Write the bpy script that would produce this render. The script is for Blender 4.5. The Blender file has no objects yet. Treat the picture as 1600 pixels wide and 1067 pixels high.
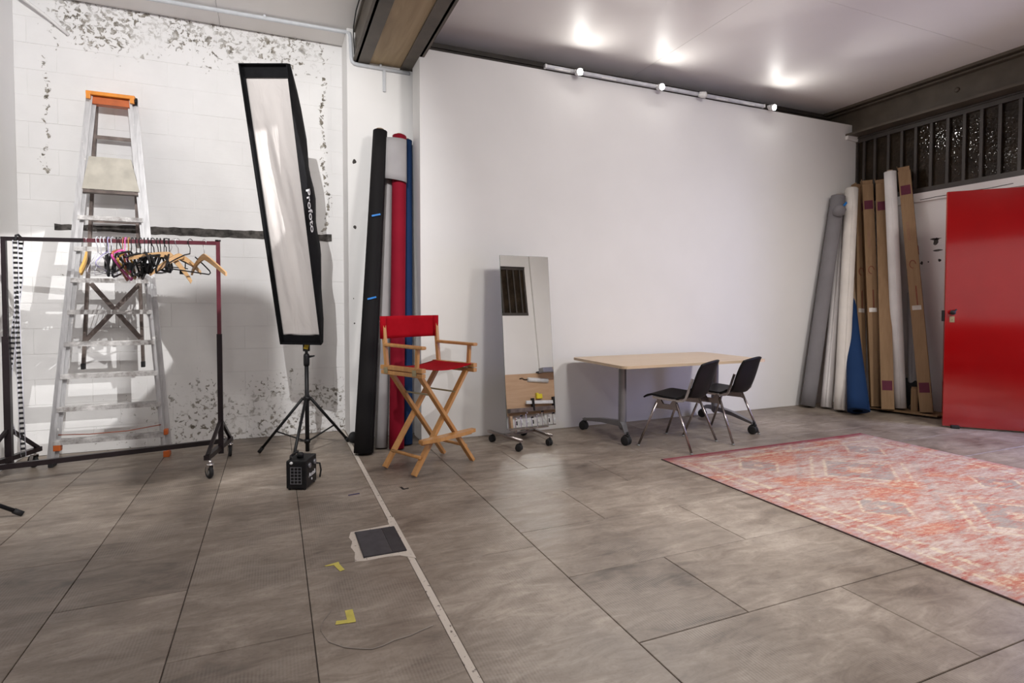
import bpy, bmesh, math, random
from mathutils import Vector, Matrix, Euler
random.seed(7)
SC = bpy.context.scene
COL = SC.collection
V = Vector
PI = math.pi
R = math.radians

# ------------------------------------------------------------------ camera
cam_d = bpy.data.cameras.new('camera')
cam = bpy.data.objects.new('camera', cam_d)
COL.objects.link(cam)
cam.location = (0, 0, 1.25)
cam.rotation_euler = (R(90 - 1.705), 0, R(-22.865))
cam_d.sensor_width = 36
cam_d.lens = 879.6 * 36 / 1600
cam_d.shift_y = -(533.5 - 501.0) / 1600
cam_d.clip_start = 0.02
SC.camera = cam

# ------------------------------------------------------------------ world, big lights, exposure
w = bpy.data.worlds.new('world'); SC.world = w; w.use_nodes = True
w.node_tree.nodes['Background'].inputs[0].default_value = (0.55, 0.7, 1.0, 1)
w.node_tree.nodes['Background'].inputs[1].default_value = 0.12
SC.view_settings.view_transform = 'Standard'
SC.view_settings.look = 'None'
SC.view_settings.exposure = 0.17
SC.view_settings.gamma = 1.0
SC.view_settings.use_curve_mapping = False


def lamp(kind, name, loc, target, energy, color=(1, 1, 1), size=0.05, angle=90, blend=0.6, sx=1, sy=1):
    d = bpy.data.lights.new(name, kind); d.energy = energy; d.color = color
    if kind == 'SPOT':
        d.shadow_soft_size = size; d.spot_size = R(angle); d.spot_blend = blend
    elif kind == 'AREA':
        d.shape = 'RECTANGLE'; d.size = sx; d.size_y = sy
    else:
        d.shadow_soft_size = size
    o = bpy.data.objects.new(name, d); COL.objects.link(o)
    o.location = loc
    o.rotation_euler = (V(target) - V(loc)).to_track_quat('-Z', 'Y').to_euler()
    return o


# daylight falling through the open doorway in the right wall
lamp('AREA', 'doorway_daylight', (7.25, 2.28, 1.25), (5.5, 2.8, 0.3), 48, (0.48, 0.52, 1.0), sx=1.0, sy=2.2)
# unseen lamps: two read from the wall shadows, then fills added for brightness
WARM = (1.0, 0.965, 0.925)
lamp('SPOT', 'spot_toward_block_wall', (-0.35, 1.60, 3.40), (-1.3, 5.75, 1.9), 340, (1, 0.99, 0.985), 0.005, 88, 0.5)
lamp('SPOT', 'spot_toward_ladder_foot', (1.60, 2.60, 3.38), (-1.66, 5.75, 1.0), 560, (1, 0.985, 0.97), 0.008, 19, 0.12)
lamp('SPOT', 'fill_toward_partition', (2.6, 0.3, 3.5), (3.0, 5.0, 1.4), 230, WARM, 0.30, 105, 0.9)  # from here on, unseen fill added to brighten the room
lamp('SPOT', 'fill_toward_rug', (4.8, 0.2, 3.5), (4.6, 3.0, 0.2), 290, WARM, 0.30, 105, 0.9)
lamp('SPOT', 'fill_toward_near_floor', (2.5, 1.3, 3.6), (2.4, 1.0, 0.0), 115, WARM, 0.20, 100, 0.9)  # added to lift the floor close to the camera
lamp('SPOT', 'fill_toward_left', (-0.3, 0.2, 3.5), (-0.3, 4.5, 0.3), 58, WARM, 0.30, 105, 0.9)

# ------------------------------------------------------------------ node helpers


class NT:
    def __init__(s, name):
        s.m = bpy.data.materials.new(name); s.m.use_nodes = True
        s.t = s.m.node_tree; s.b = s.t.nodes['Principled BSDF']
        s.pos = s.t.nodes.new('ShaderNodeNewGeometry').outputs['Position']
        s.tc = s.t.nodes.new('ShaderNodeTexCoord')
        s.obj = s.tc.outputs['Object']; s.gen = s.tc.outputs['Generated']

    def n(s, typ): return s.t.nodes.new(typ)

    def put(s, sock, v):
        if hasattr(v, 'links'): s.t.links.new(v, sock)
        elif isinstance(v, (tuple, list)) and len(v) == 3 and sock.type == 'RGBA': sock.default_value = (*v, 1)
        else: sock.default_value = v

    def math(s, op, a, b=0.0, c=None, clamp=False):
        n = s.n('ShaderNodeMath'); n.operation = op; n.use_clamp = clamp
        s.put(n.inputs[0], a); s.put(n.inputs[1], b)
        if c is not None: s.put(n.inputs[2], c)
        return n.outputs[0]

    def sep(s, v):
        n = s.n('ShaderNodeSeparateXYZ'); s.put(n.inputs[0], v); return n.outputs

    def comb(s, x, y, z):
        n = s.n('ShaderNodeCombineXYZ')
        for i, q in enumerate((x, y, z)): s.put(n.inputs[i], q)
        return n.outputs[0]

    def map(s, v, scale=(1, 1, 1), loc=(0, 0, 0), rot=(0, 0, 0)):
        n = s.n('ShaderNodeMapping'); s.put(n.inputs[0], v)
        n.inputs['Location'].default_value = loc; n.inputs['Scale'].default_value = scale; n.inputs['Rotation'].default_value = rot
        return n.outputs[0]

    def noise(s, v, scale=5, detail=4, rough=0.55, dist=0.0):
        n = s.n('ShaderNodeTexNoise'); s.put(n.inputs['Vector'], v)
        n.inputs['Scale'].default_value = scale; n.inputs['Detail'].default_value = detail
        n.inputs['Roughness'].default_value = rough; n.inputs['Distortion'].default_value = dist
        return n.outputs[0]

    def voro(s, v, scale=5, feat='F1', out=0):
        n = s.n('ShaderNodeTexVoronoi'); n.feature = feat; s.put(n.inputs['Vector'], v); n.inputs['Scale'].default_value = scale
        return n.outputs[out]

    def ss(s, v, a, b, lo=0.0, hi=1.0):
        n = s.n('ShaderNodeMapRange'); n.interpolation_type = 'SMOOTHSTEP'; s.put(n.inputs[0], v)
        for i, q in enumerate((a, b, lo, hi)): n.inputs[1 + i].default_value = q
        return n.outputs[0]

    def ramp(s, f, stops, interp='LINEAR'):
        n = s.n('ShaderNodeValToRGB'); s.put(n.inputs[0], f); cr = n.color_ramp; cr.interpolation = interp
        while len(cr.elements) < len(stops): cr.elements.new(0.5)
        for e, (p, c) in zip(cr.elements, stops): e.position = p; e.color = (*c, 1)
        return n.outputs[0]

    def mix(s, f, a, b, typ='MIX'):
        n = s.n('ShaderNodeMix'); n.data_type = 'RGBA'; n.blend_type = typ
        s.put(n.inputs[0], f); s.put(n.inputs[6], a); s.put(n.inputs[7], b)
        return n.outputs[2]

    def bump(s, h, strength=0.3, dist=0.01):
        n = s.n('ShaderNodeBump'); n.inputs['Strength'].default_value = strength; n.inputs['Distance'].default_value = dist
        s.put(n.inputs['Height'], h); s.put(s.b.inputs['Normal'], n.outputs[0])

    def set(s, **k):
        al = dict(col='Base Color', rough='Roughness', metal='Metallic', spec='Specular IOR Level', coat='Coat Weight', emit='Emission Color', es='Emission Strength', sheen='Sheen Weight', trans='Transmission Weight')
        for q, v in k.items(): s.put(s.b.inputs[al[q]], v)
        return s.m


def plain(name, col, rough=0.5, metal=0.0, spec=0.5, var=0.08, scale=14, bump=0.0, coat=0.0, space='obj'):
    t = NT(name); v = t.obj if space == 'obj' else t.pos
    f = t.noise(v, scale, 4)
    a = tuple(max(0, c * (1 - var * 1.6)) for c in col); b = tuple(min(1, c * (1 + var * 1.6)) for c in col)
    c = t.ramp(f, [(0.3, a), (0.7, b)])
    if bump: t.bump(t.noise(v, scale * 9, 3), bump, 0.004)
    t.set(col=c, rough=rough, metal=metal, spec=spec, coat=coat)
    return t.m


def wood(name, c1, c2, axis=2, rough=0.5, sc=1.0):
    t = NT(name)
    s = [26 * sc, 26 * sc, 26 * sc]; s[axis] = 2.2 * sc
    f = t.noise(t.map(t.obj, s), 1.0, 5, 0.6, 1.2)
    t.set(col=t.ramp(f, [(0.28, c1), (0.72, c2)]), rough=rough)
    t.bump(f, 0.12, 0.003)
    return t.m


MT = {}


def materials():
    # painted white plaster
    t = NT('white_plaster'); f = t.noise(t.pos, 1.6, 4); g = t.noise(t.pos, 60, 3)
    sc = t.math('MULTIPLY', t.ss(t.noise(t.map(t.pos, (1, 1, 0.5)), 3.1, 6, 0.7), 0.70, 0.78), 0.25)
    t.set(col=t.mix(sc, t.ramp(f, [(0.3, (0.80, 0.79, 0.775)), (0.7, (0.835, 0.825, 0.81))]), (0.68, 0.65, 0.62)), rough=0.62, spec=0.25)
    t.bump(g, 0.04, 0.004); MT['plaster'] = t.m
    # ceiling board: satin white
    t = NT('satin_ceiling_paint'); f = t.noise(t.pos, 1.1, 4)
    t.set(col=t.ramp(f, [(0.3, (0.83, 0.80, 0.775)), (0.7, (0.87, 0.84, 0.815))]), rough=0.50, spec=0.40)
    t.bump(t.noise(t.pos, 2.5, 2), 0.12, 0.02); MT['ceiling'] = t.m
    # white painted blocks, paint peeling off
    t = NT('peeling_white_block_paint'); x, y, z = t.sep(t.pos)
    warp = t.noise(t.pos, 3.0, 3)
    zz = t.math('ADD', z, t.math('MULTIPLY', t.math('SUBTRACT', warp, 0.5), 0.7))
    xx = t.math('ADD', x, t.math('MULTIPLY', t.math('SUBTRACT', warp, 0.5), 0.22))
    top = t.math('MULTIPLY', t.ss(zz, 2.95, 3.62), t.ss(x, 0.75, 0.35, 0.15, 1.0))
    top = t.math('MULTIPLY', top, t.ss(x, -1.90, -1.55, 0.2, 1.0))
    low = t.math('MULTIPLY', t.ss(zz, 1.02, 0.35), t.ss(x, -1.6, -0.5, 0.55, 0.92))

    def gauss(c, wd, a, b):
        g = t.math('DIVIDE', t.math('SUBTRACT', xx, c), wd); g = t.math('MULTIPLY', g, g)
        g = t.math('POWER', 2.718, t.math('MULTIPLY', g, -1.0))
        return t.math('MULTIPLY', g, t.math('MULTIPLY', t.ss(z, a, a + 0.15), t.ss(z, b, b - 0.15)))
    edge = t.math('MULTIPLY', gauss(0.46, 0.05, 1.8, 3.55), 0.85)
    left = t.math('MULTIPLY', gauss(-1.70, 0.05, 2.2, 3.4), 0.75)
    left2 = t.math('MULTIPLY', gauss(-1.62, 0.06, 0.1, 1.7), 0.55)
    fld = t.math('MAXIMUM', top, low)
    fle = t.math('MAXIMUM', edge, t.math('MAXIMUM', left, left2))
    chip = t.noise(t.map(t.pos, (1, 1, 1.0)), 24, 6, 0.62, 0.6)
    th = t.math('SUBTRACT', 0.86, t.math('MULTIPLY', fld, 0.345))
    m = t.ss(t.math('SUBTRACT', chip, th), -0.02, 0.03)
    patch = t.ss(t.noise(t.map(t.pos, (1, 1, 1), (4, 2, 9)), 5.0, 4, 0.6), 0.36, 0.60, 0.15, 1.0)
    m = t.math('MULTIPLY', m, patch)
    the = t.math('SUBTRACT', 0.86, t.math('MULTIPLY', fle, 0.42))
    m = t.math('MAXIMUM', m, t.ss(t.math('SUBTRACT', chip, the), -0.02, 0.03))
    spk = t.ss(t.noise(t.pos, 7.3, 6, 0.7), 0.755, 0.775)
    m = t.math('MAXIMUM', m, t.math('MULTIPLY', spk, 0.8))
    old = t.ramp(t.noise(t.pos, 30, 3), [(0.3, (0.10, 0.088, 0.070)), (0.5, (0.24, 0.215, 0.175)), (0.7, (0.48, 0.45, 0.41))])
    wh = t.ramp(t.noise(t.pos, 4, 4), [(0.3, (0.82, 0.81, 0.80)), (0.7, (0.87, 0.86, 0.85))])
    t.set(col=t.mix(m, wh, old), rough=0.65, spec=0.25)
    h = t.math('ADD', t.math('MULTIPLY', m, -0.8), t.math('MULTIPLY', t.noise(t.map(t.pos, (0.6, 1, 2.4)), 22, 4), 0.35))
    t.bump(h, 0.45, 0.006); MT['peel'] = t.m
    # right wall: white paint, few chips
    t = NT('chipped_white_paint')
    m = t.ss(t.noise(t.pos, 6.5, 6, 0.66), 0.70, 0.715)
    t.set(col=t.mix(m, (0.80, 0.77, 0.755), (0.16, 0.13, 0.10)), rough=0.6, spec=0.25)
    t.bump(t.noise(t.pos, 9, 4), 0.15, 0.01); MT['chipped'] = t.m
    # floor slab, worn ribbed concrete tile
    t = NT('worn_concrete_slab'); oi = t.n('ShaderNodeObjectInfo').outputs['Random']
    f1 = t.noise(t.pos, 1.5, 6, 0.62); f2 = t.noise(t.map(t.pos, (1.0, 3.0, 1)), 4.0, 6, 0.7, 0.8); f3 = t.noise(t.pos, 55, 3)
    s = t.math('ADD', t.math('MULTIPLY', f1, 0.55), t.math('MULTIPLY', f2, 0.45))
    s = t.math('ADD', s, t.math('MULTIPLY', t.math('SUBTRACT', oi, 0.5), 0.06))
    c = t.ramp(s, [(0.33, (0.090, 0.070, 0.054)), (0.45, (0.205, 0.164, 0.130)), (0.54, (0.290, 0.240, 0.194)), (0.66, (0.45, 0.385, 0.322))])
    wv = t.n('ShaderNodeTexWave'); wv.wave_type = 'BANDS'; wv.bands_direction = 'X'
    t.put(wv.inputs['Vector'], t.pos); wv.inputs['Scale'].default_value = 26; wv.inputs['Distortion'].default_value = 0.6
    rib = t.math('MULTIPLY', wv.outputs['Fac'], t.ss(t.noise(t.pos, 2.3, 3), 0.48, 0.60))
    c = t.mix(t.math('MULTIPLY', rib, 0.30), c, (0.36, 0.315, 0.27))
    sp = t.ss(t.noise(t.pos, 19, 5, 0.7), 0.71, 0.75)
    c = t.mix(t.math('MULTIPLY', sp, 0.7), c, (0.56, 0.52, 0.46))
    dk = t.ss(t.noise(t.pos, 3.7, 4, 0.6), 0.69, 0.78)
    c = t.mix(t.math('MULTIPLY', dk, 0.5), c, (0.070, 0.055, 0.045))
    c = t.mix(t.math('MULTIPLY', t.ss(f3, 0.50, 0.72), 0.22), c, (0.10, 0.08, 0.066))
    t.set(col=c, rough=t.ramp(f1, [(0.3, (0.34,) * 3), (0.7, (0.56,) * 3)]), spec=0.42)
    t.bump(t.math('ADD', t.math('MULTIPLY', rib, 0.5), t.math('MULTIPLY', f3, 0.25)), 0.14, 0.004); MT['slab'] = t.m
    MT['grout'] = plain('dark_grout', (0.085, 0.072, 0.062), 0.8, space='pos')
    t = NT('pale_mortar_strip'); f = t.noise(t.pos, 45, 4, 0.6)
    t.set(col=t.mix(t.ss(f, 0.60, 0.68), (0.62, 0.555, 0.485), (0.20, 0.165, 0.14)), rough=0.75); t.bump(f, 0.3, 0.004); MT['mortar'] = t.m
    MT['chalk'] = plain('pale_scratch', (0.30, 0.262, 0.225), 0.7)
    # rug
    t = NT('distressed_rug_weave'); x, y, z = t.sep(t.obj)
    st = t.map(t.obj, (1.0, 3.4, 1))
    n1 = t.noise(st, 3.4, 7, 0.68, 0.5); n2 = t.noise(t.map(t.obj, (1, 4.5, 1), (3, 1, 0)), 9.0, 6, 0.72, 0.4); n3 = t.noise(t.map(t.obj, (1, 2.2, 1), (7, 5, 0)), 1.7, 5, 0.6)
    base = t.ramp(t.math('ADD', t.math('MULTIPLY', n1, 0.5), t.math('MULTIPLY', n2, 0.5)),
                  [(0.32, (0.26, 0.075, 0.10)), (0.40, (0.40, 0.13, 0.115)), (0.455, (0.45, 0.235, 0.20)), (0.51, (0.45, 0.345, 0.32)), (0.60, (0.56, 0.48, 0.46)), (0.69, (0.66, 0.60, 0.50))])
    org = t.ramp(n2, [(0.36, (0.42, 0.13, 0.12)), (0.50, (0.53, 0.20, 0.12)), (0.60, (0.53, 0.34, 0.26)), (0.72, (0.62, 0.50, 0.36))])
    base = t.mix(t.math('MULTIPLY', t.ss(n3, 0.50, 0.62), 0.8), base, org)
    base = t.mix(t.math('MULTIPLY', t.ss(n3, 0.48, 0.36), 0.7), base, t.ramp(n1, [(0.35, (0.40, 0.30, 0.28)), (0.65, (0.63, 0.55, 0.49))]))
    wear = t.ss(n2, 0.40, 0.58)
    grey = t.ramp(n2, [(0.35, (0.17, 0.155, 0.165)), (0.55, (0.30, 0.28, 0.28)), (0.75, (0.52, 0.48, 0.45))])
    cream = (0.66, 0.58, 0.44)

    def cyc(c0, per): return t.math('MULTIPLY', t.math('SUBTRACT', t.math('FRACT', t.math('ADD', t.math('DIVIDE', t.math('SUBTRACT', y, c0), per), 0.5)), 0.5), per)
    wob = t.math('MULTIPLY', t.math('SUBTRACT', n2, 0.5), 0.09)
    d = t.math('ADD', t.math('ADD', t.math('MULTIPLY', t.math('ABSOLUTE', x), 0.85), t.math('ABSOLUTE', cyc(0.86, 1.02))), wob)

    def band(dd, a, b, k): return t.math('MULTIPLY', t.math('MULTIPLY', t.ss(dd, a - 0.012, a + 0.012), t.ss(dd, b + 0.012, b - 0.012)), t.math('MULTIPLY', wear, k))
    n4 = t.noise(t.map(t.obj, (1, 2.4, 1), (2, 9, 0)), 30, 4, 0.75)
    base = t.mix(t.math('MULTIPLY', t.ss(n4, 0.54, 0.64), 0.55), base, (0.64, 0.56, 0.45))
    base = t.mix(t.math('MULTIPLY', t.ss(n4, 0.46, 0.36), 0.5), base, (0.40, 0.16, 0.13))
    c = t.mix(band(d, -0.2, 0.10, 0.5), base, cream)
    c = t.mix(band(d, 0.11, 0.28, 0.85), c, grey)
    c = t.mix(band(d, 0.285, 0.31, 0.9), c, cream)
    c = t.mix(band(d, 0.40, 0.43, 0.7), c, cream)
    c = t.mix(band(d, 0.50, 0.55, 0.45), c, grey)
    d2 = t.math('ADD', t.math('ADD', t.math('ABSOLUTE', t.math('SUBTRACT', t.math('ABSOLUTE', x), 0.60)), t.math('ABSOLUTE', cyc(1.24, 0.97))), wob)
    c = t.mix(band(d2, 0.045, 0.17, 0.85), c, grey)
    c = t.mix(band(d2, 0.175, 0.20, 0.9), c, cream)
    c = t.mix(band(d2, -0.2, 0.045, 0.6), c, cream)
    # borders
    ex = t.math('SUBTRACT', 1.165, t.math('ABSOLUTE', x)); ey = t.math('SUBTRACT', 1.68, t.math('ABSOLUTE', y)); e = t.math('MINIMUM', ex, ey)

    def bb(a, b): return t.math('MULTIPLY', t.ss(e, a - 0.008, a + 0.008), t.ss(e, b + 0.008, b - 0.008))
    c = t.mix(t.math('MULTIPLY', bb(0.20, 0.24), t.math('MULTIPLY', wear, 0.8)), c, cream)
    c = t.mix(t.math('MULTIPLY', bb(0.09, 0.11), t.math('MULTIPLY', wear, 0.7)), c, cream)
    c = t.mix(t.math('MULTIPLY', bb(-0.02, 0.06), t.math('MULTIPLY', t.ss(n1, 0.4, 0.6), 0.55)), c, (0.40, 0.27, 0.30))
    c = t.mix(t.math('MULTIPLY', t.ss(t.math('ADD', t.math('SUBTRACT', 1.68, y), t.math('MULTIPLY', n1, 0.10)), 0.16, 0.06), 0.85), c, (0.26, 0.030, 0.055))
    c = t.mix(1.0, c, (0.86, 0.83, 0.81), 'MULTIPLY')
    t.set(col=c, rough=0.9, spec=0.15)
    t.bump(t.noise(t.map(t.obj, (1, 2.5, 1)), 160, 2), 0.35, 0.004); MT['rug'] = t.m
    MT['rug_edge'] = plain('rug_binding', (0.10, 0.06, 0.06), 0.9)
    # metal, plastic, cloth
    MT['steel'] = plain('olive_brown_painted_steel', (0.098, 0.080, 0.060), 0.5, 0, 0.4, 0.12, 6, 0.05, space='pos')
    MT['steel2'] = plain('dark_brown_painted_steel', (0.055, 0.046, 0.040), 0.45, 0, 0.45, 0.12, 6, 0.04, space='pos')
    MT['plank'] = wood('tan_beam_board', (0.32, 0.225, 0.12), (0.44, 0.325, 0.185), 1, 0.6, 0.5)
    t = NT('ribbed_obscure_glass'); f = t.noise(t.pos, 5, 4)
    t.set(col=t.ramp(f, [(0.3, (0.014, 0.010, 0.006)), (0.7, (0.042, 0.030, 0.019))]), rough=0.05, spec=0.2)
    vv = t.voro(t.map(t.pos, (1, 1, 0.8)), 34, 'SMOOTH_F1'); t.bump(vv, 0.32, 0.012); MT['glass'] = t.m
    MT['conduit'] = plain('light_grey_conduit', (0.60, 0.62, 0.65), 0.35, 0, 0.5, 0.04)
    MT['black'] = plain('black_satin_metal', (0.008, 0.008, 0.009), 0.45, 0, 0.3, 0.1)
    MT['rackblack'] = plain('near_black_rack_enamel', (0.016, 0.010, 0.012), 0.32, 0, 0.45, 0.1)
    MT['rackreflect'] = plain('rack_enamel_red_reflection', (0.115, 0.022, 0.034), 0.28, 0, 0.6, 0.1)  # black enamel with its red-brown reflection put into the colour
    MT['rubber'] = plain('black_rubber', (0.014, 0.014, 0.015), 0.7)
    MT['hub'] = plain('grey_wheel_hub', (0.33, 0.34, 0.33), 0.4, 0.3)
    t = NT('paint_splashed_aluminium'); f = t.noise(t.obj, 9, 6, 0.7); g = t.noise(t.map(t.obj, (40, 40, 2)), 2, 4)
    t.set(col=t.mix(t.ss(f, 0.64, 0.68), t.ramp(g, [(0.3, (0.50, 0.495, 0.50)), (0.7, (0.68, 0.675, 0.68))]), (0.76, 0.74, 0.72)), rough=0.42, metal=t.math('SUBTRACT', 0.62, t.math('MULTIPLY', t.ss(f, 0.64, 0.68), 0.6))); MT['alu'] = t.m
    t = NT('grimy_aluminium_tread'); f = t.noise(t.obj, 13, 6, 0.7)
    t.set(col=t.ramp(f, [(0.32, (0.23, 0.205, 0.19)), (0.5, (0.48, 0.465, 0.455)), (0.68, (0.74, 0.72, 0.70))]), rough=0.5, metal=0.25); MT['tread'] = t.m
    MT['brownalu'] = plain('brown_grimy_metal', (0.17, 0.135, 0.12), 0.5, 0.35, 0.5, 0.2)
    MT['orange'] = plain('orange_plastic', (0.85, 0.30, 0.03), 0.4)
    MT['dorange'] = plain('dull_orange_plastic', (0.55, 0.12, 0.02), 0.5)
    MT['creamp'] = plain('dirty_cream_panel', (0.62, 0.585, 0.50), 0.55, 0, 0.4, 0.1, 8)
    t = NT('softbox_white_silk'); f = t.noise(t.map(t.obj, (5, 5, 0.8), (0, 0, 0), (0, 0.22, 0)), 1.6, 3, 0.5, 0.4)
    t.set(col=(0.58, 0.545, 0.525), rough=0.42, spec=0.4, sheen=0.1); t.bump(f, 0.35, 0.04); MT['silk'] = t.m
    MT['nylon'] = plain('black_nylon', (0.006, 0.006, 0.007), 0.7, 0, 0.15, 0.2, 20, 0.1)
    MT['print'] = plain('white_print', (0.80, 0.80, 0.80), 0.5, var=0.02)
    MT['yellowtag'] = plain('yellow_tag', (0.65, 0.47, 0.03), 0.5)
    MT['chrome'] = plain('polished_aluminium', (0.74, 0.72, 0.71), 0.22, 1.0, 0.5, 0.04)
    MT['legsteel'] = plain('dark_chrome_tube', (0.36, 0.32, 0.31), 0.25, 1.0, 0.5, 0.05)
    MT['greymetal'] = plain('grey_powder_coat', (0.25, 0.25, 0.27), 0.36, 0.5, 0.5, 0.04)
    MT['birch'] = wood('pale_birch_laminate', (0.60, 0.45, 0.30), (0.68, 0.53, 0.375), 0, 0.38, 0.6)
    MT['beech'] = wood('varnished_beech', (0.46, 0.215, 0.065), (0.60, 0.315, 0.11), 2, 0.35)
    MT['hangwood'] = wood('hanger_wood', (0.50, 0.29, 0.13), (0.66, 0.42, 0.21), 0, 0.38)
    MT['hangorange'] = wood('orange_hanger_wood', (0.62, 0.34, 0.08), (0.72, 0.44, 0.13), 2, 0.38)
    t = NT('red_canvas'); f = t.noise(t.obj, 7, 3); wv = t.noise(t.map(t.obj, (1, 1, 1)), 220, 2)
    t.set(col=t.ramp(f, [(0.3, (0.30, 0.003, 0.009)), (0.7, (0.38, 0.006, 0.014))]), rough=0.85, spec=0.08); t.bump(wv, 0.3, 0.002); MT['canvas'] = t.m
    MT['brass'] = plain('dull_brass', (0.42, 0.36, 0.22), 0.4, 0.8)
    t = NT('mirror_silver'); t.set(col=(0.93, 0.94, 0.92), rough=0.0, metal=1.0); MT['mirror'] = t.m
    MT['mirroredge'] = plain('green_glass_edge', (0.10, 0.14, 0.12), 0.2)
    MT['blackply'] = plain('black_moulded_shell', (0.0045, 0.004, 0.0045), 0.45, 0, 0.2, 0.1)
    # paper rolls
    for k, c in dict(p_black=(0.013, 0.012, 0.0125), p_grey=(0.37, 0.355, 0.36), p_red=(0.24, 0.008, 0.022), p_blue=(0.014, 0.040, 0.115), p_white=(0.74, 0.715, 0.70), p_cream=(0.76, 0.72, 0.665), p_dgrey=(0.225, 0.215, 0.225)).items():
        MT[k] = plain('paper_' + k, c, 0.75, 0, 0.12, 0.05, 3, 0.03)
    MT['core'] = plain('cardboard_core', (0.40, 0.29, 0.19), 0.8)
    t = NT('corrugated_cardboard'); f = t.noise(t.map(t.obj, (20, 20, 0.8)), 1.5, 4); g = t.noise(t.obj, 5, 5)
    t.set(col=t.mix(t.ss(g, 0.62, 0.75, 0, 0.4), t.ramp(f, [(0.3, (0.255, 0.160, 0.088)), (0.7, (0.31, 0.20, 0.113))]), (0.20, 0.12, 0.065)), rough=0.8, spec=0.2); MT['card'] = t.m
    MT['burg'] = plain('burgundy_print', (0.105, 0.008, 0.030), 0.7)
    MT['mark'] = plain('red_brown_print', (0.20, 0.055, 0.03), 0.75)
    MT['markp'] = plain('faint_brown_print', (0.27, 0.15, 0.085), 0.75)
    MT['bluetape'] = plain('blue_tape', (0.02, 0.22, 0.65), 0.5)
    MT['cleartape'] = plain('shiny_clear_tape', (0.55, 0.50, 0.45), 0.15)
    # red door
    t = NT('glossy_red_door_paint'); f = t.noise(t.obj, 2.5, 3); h = t.noise(t.map(t.obj, (3, 3, 1.2)), 3, 5, 0.6)
    t.set(col=t.ramp(f, [(0.3, (0.29, 0.0015, 0.003)), (0.7, (0.34, 0.003, 0.004))]), rough=0.12, spec=0.7, coat=0.8); t.b.inputs['Coat Roughness'].default_value = 0.06; t.bump(h, 0.05, 0.010); MT['door'] = t.m
    t = NT('lit_lamp_lens'); t.set(col=(1, 1, 1), emit=(1, 0.97, 0.92), es=330.0); MT['lens'] = t.m
    MT['lampwhite'] = plain('white_lamp_housing', (0.72, 0.72, 0.72), 0.35)
    MT['lampoff'] = plain('unlit_frosted_lens', (0.85, 0.78, 0.60), 0.2)
    MT['track'] = plain('silver_white_track', (0.56, 0.57, 0.61), 0.35, 0.2)
    MT['hatch'] = plain('dark_grey_hatch', (0.062, 0.058, 0.066), 0.5, 0.2, 0.5, 0.15, 18)
    MT['hatch2'] = plain('darker_grey_hatch', (0.040, 0.037, 0.042), 0.5, 0.2, 0.5, 0.15, 18)
    MT['ytape'] = plain('yellow_tape', (0.62, 0.54, 0.11), 0.6, var=0.1)
    MT['ptape'] = plain('purple_tape', (0.075, 0.055, 0.14), 0.6)
    MT['btape'] = plain('black_tape', (0.02, 0.018, 0.018), 0.6)
    MT['lintel'] = plain('bare_dark_concrete', (0.085, 0.078, 0.072), 0.9, 0, 0.2, 0.4, 22, 0.5, space='pos')
    MT['pink'] = plain('pink_plastic', (0.75, 0.10, 0.42), 0.4)
    MT['brownp'] = plain('red_brown_plastic', (0.33, 0.08, 0.035), 0.4)
    MT['ochre'] = plain('ochre_plastic', (0.35, 0.19, 0.03), 0.4)
    MT['wire'] = plain('steel_wire', (0.55, 0.54, 0.55), 0.3, 0.9)
    MT['wirew'] = plain('white_coated_wire', (0.62, 0.62, 0.68), 0.4)
    MT['wirel'] = plain('lilac_coated_wire', (0.40, 0.36, 0.60), 0.4)
    MT['darkbag'] = plain('black_bag_cloth', (0.008, 0.008, 0.009), 0.8, bump=0.2)
    MT['ply'] = wood('plywood', (0.50, 0.32, 0.19), (0.62, 0.42, 0.27), 0, 0.55, 0.35)
    MT['whitep'] = plain('white_painted_metal', (0.75, 0.76, 0.77), 0.35)
    MT['yellow'] = plain('yellow_plastic', (0.80, 0.66, 0.03), 0.4)


materials()

# ------------------------------------------------------------------ mesh helpers


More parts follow.
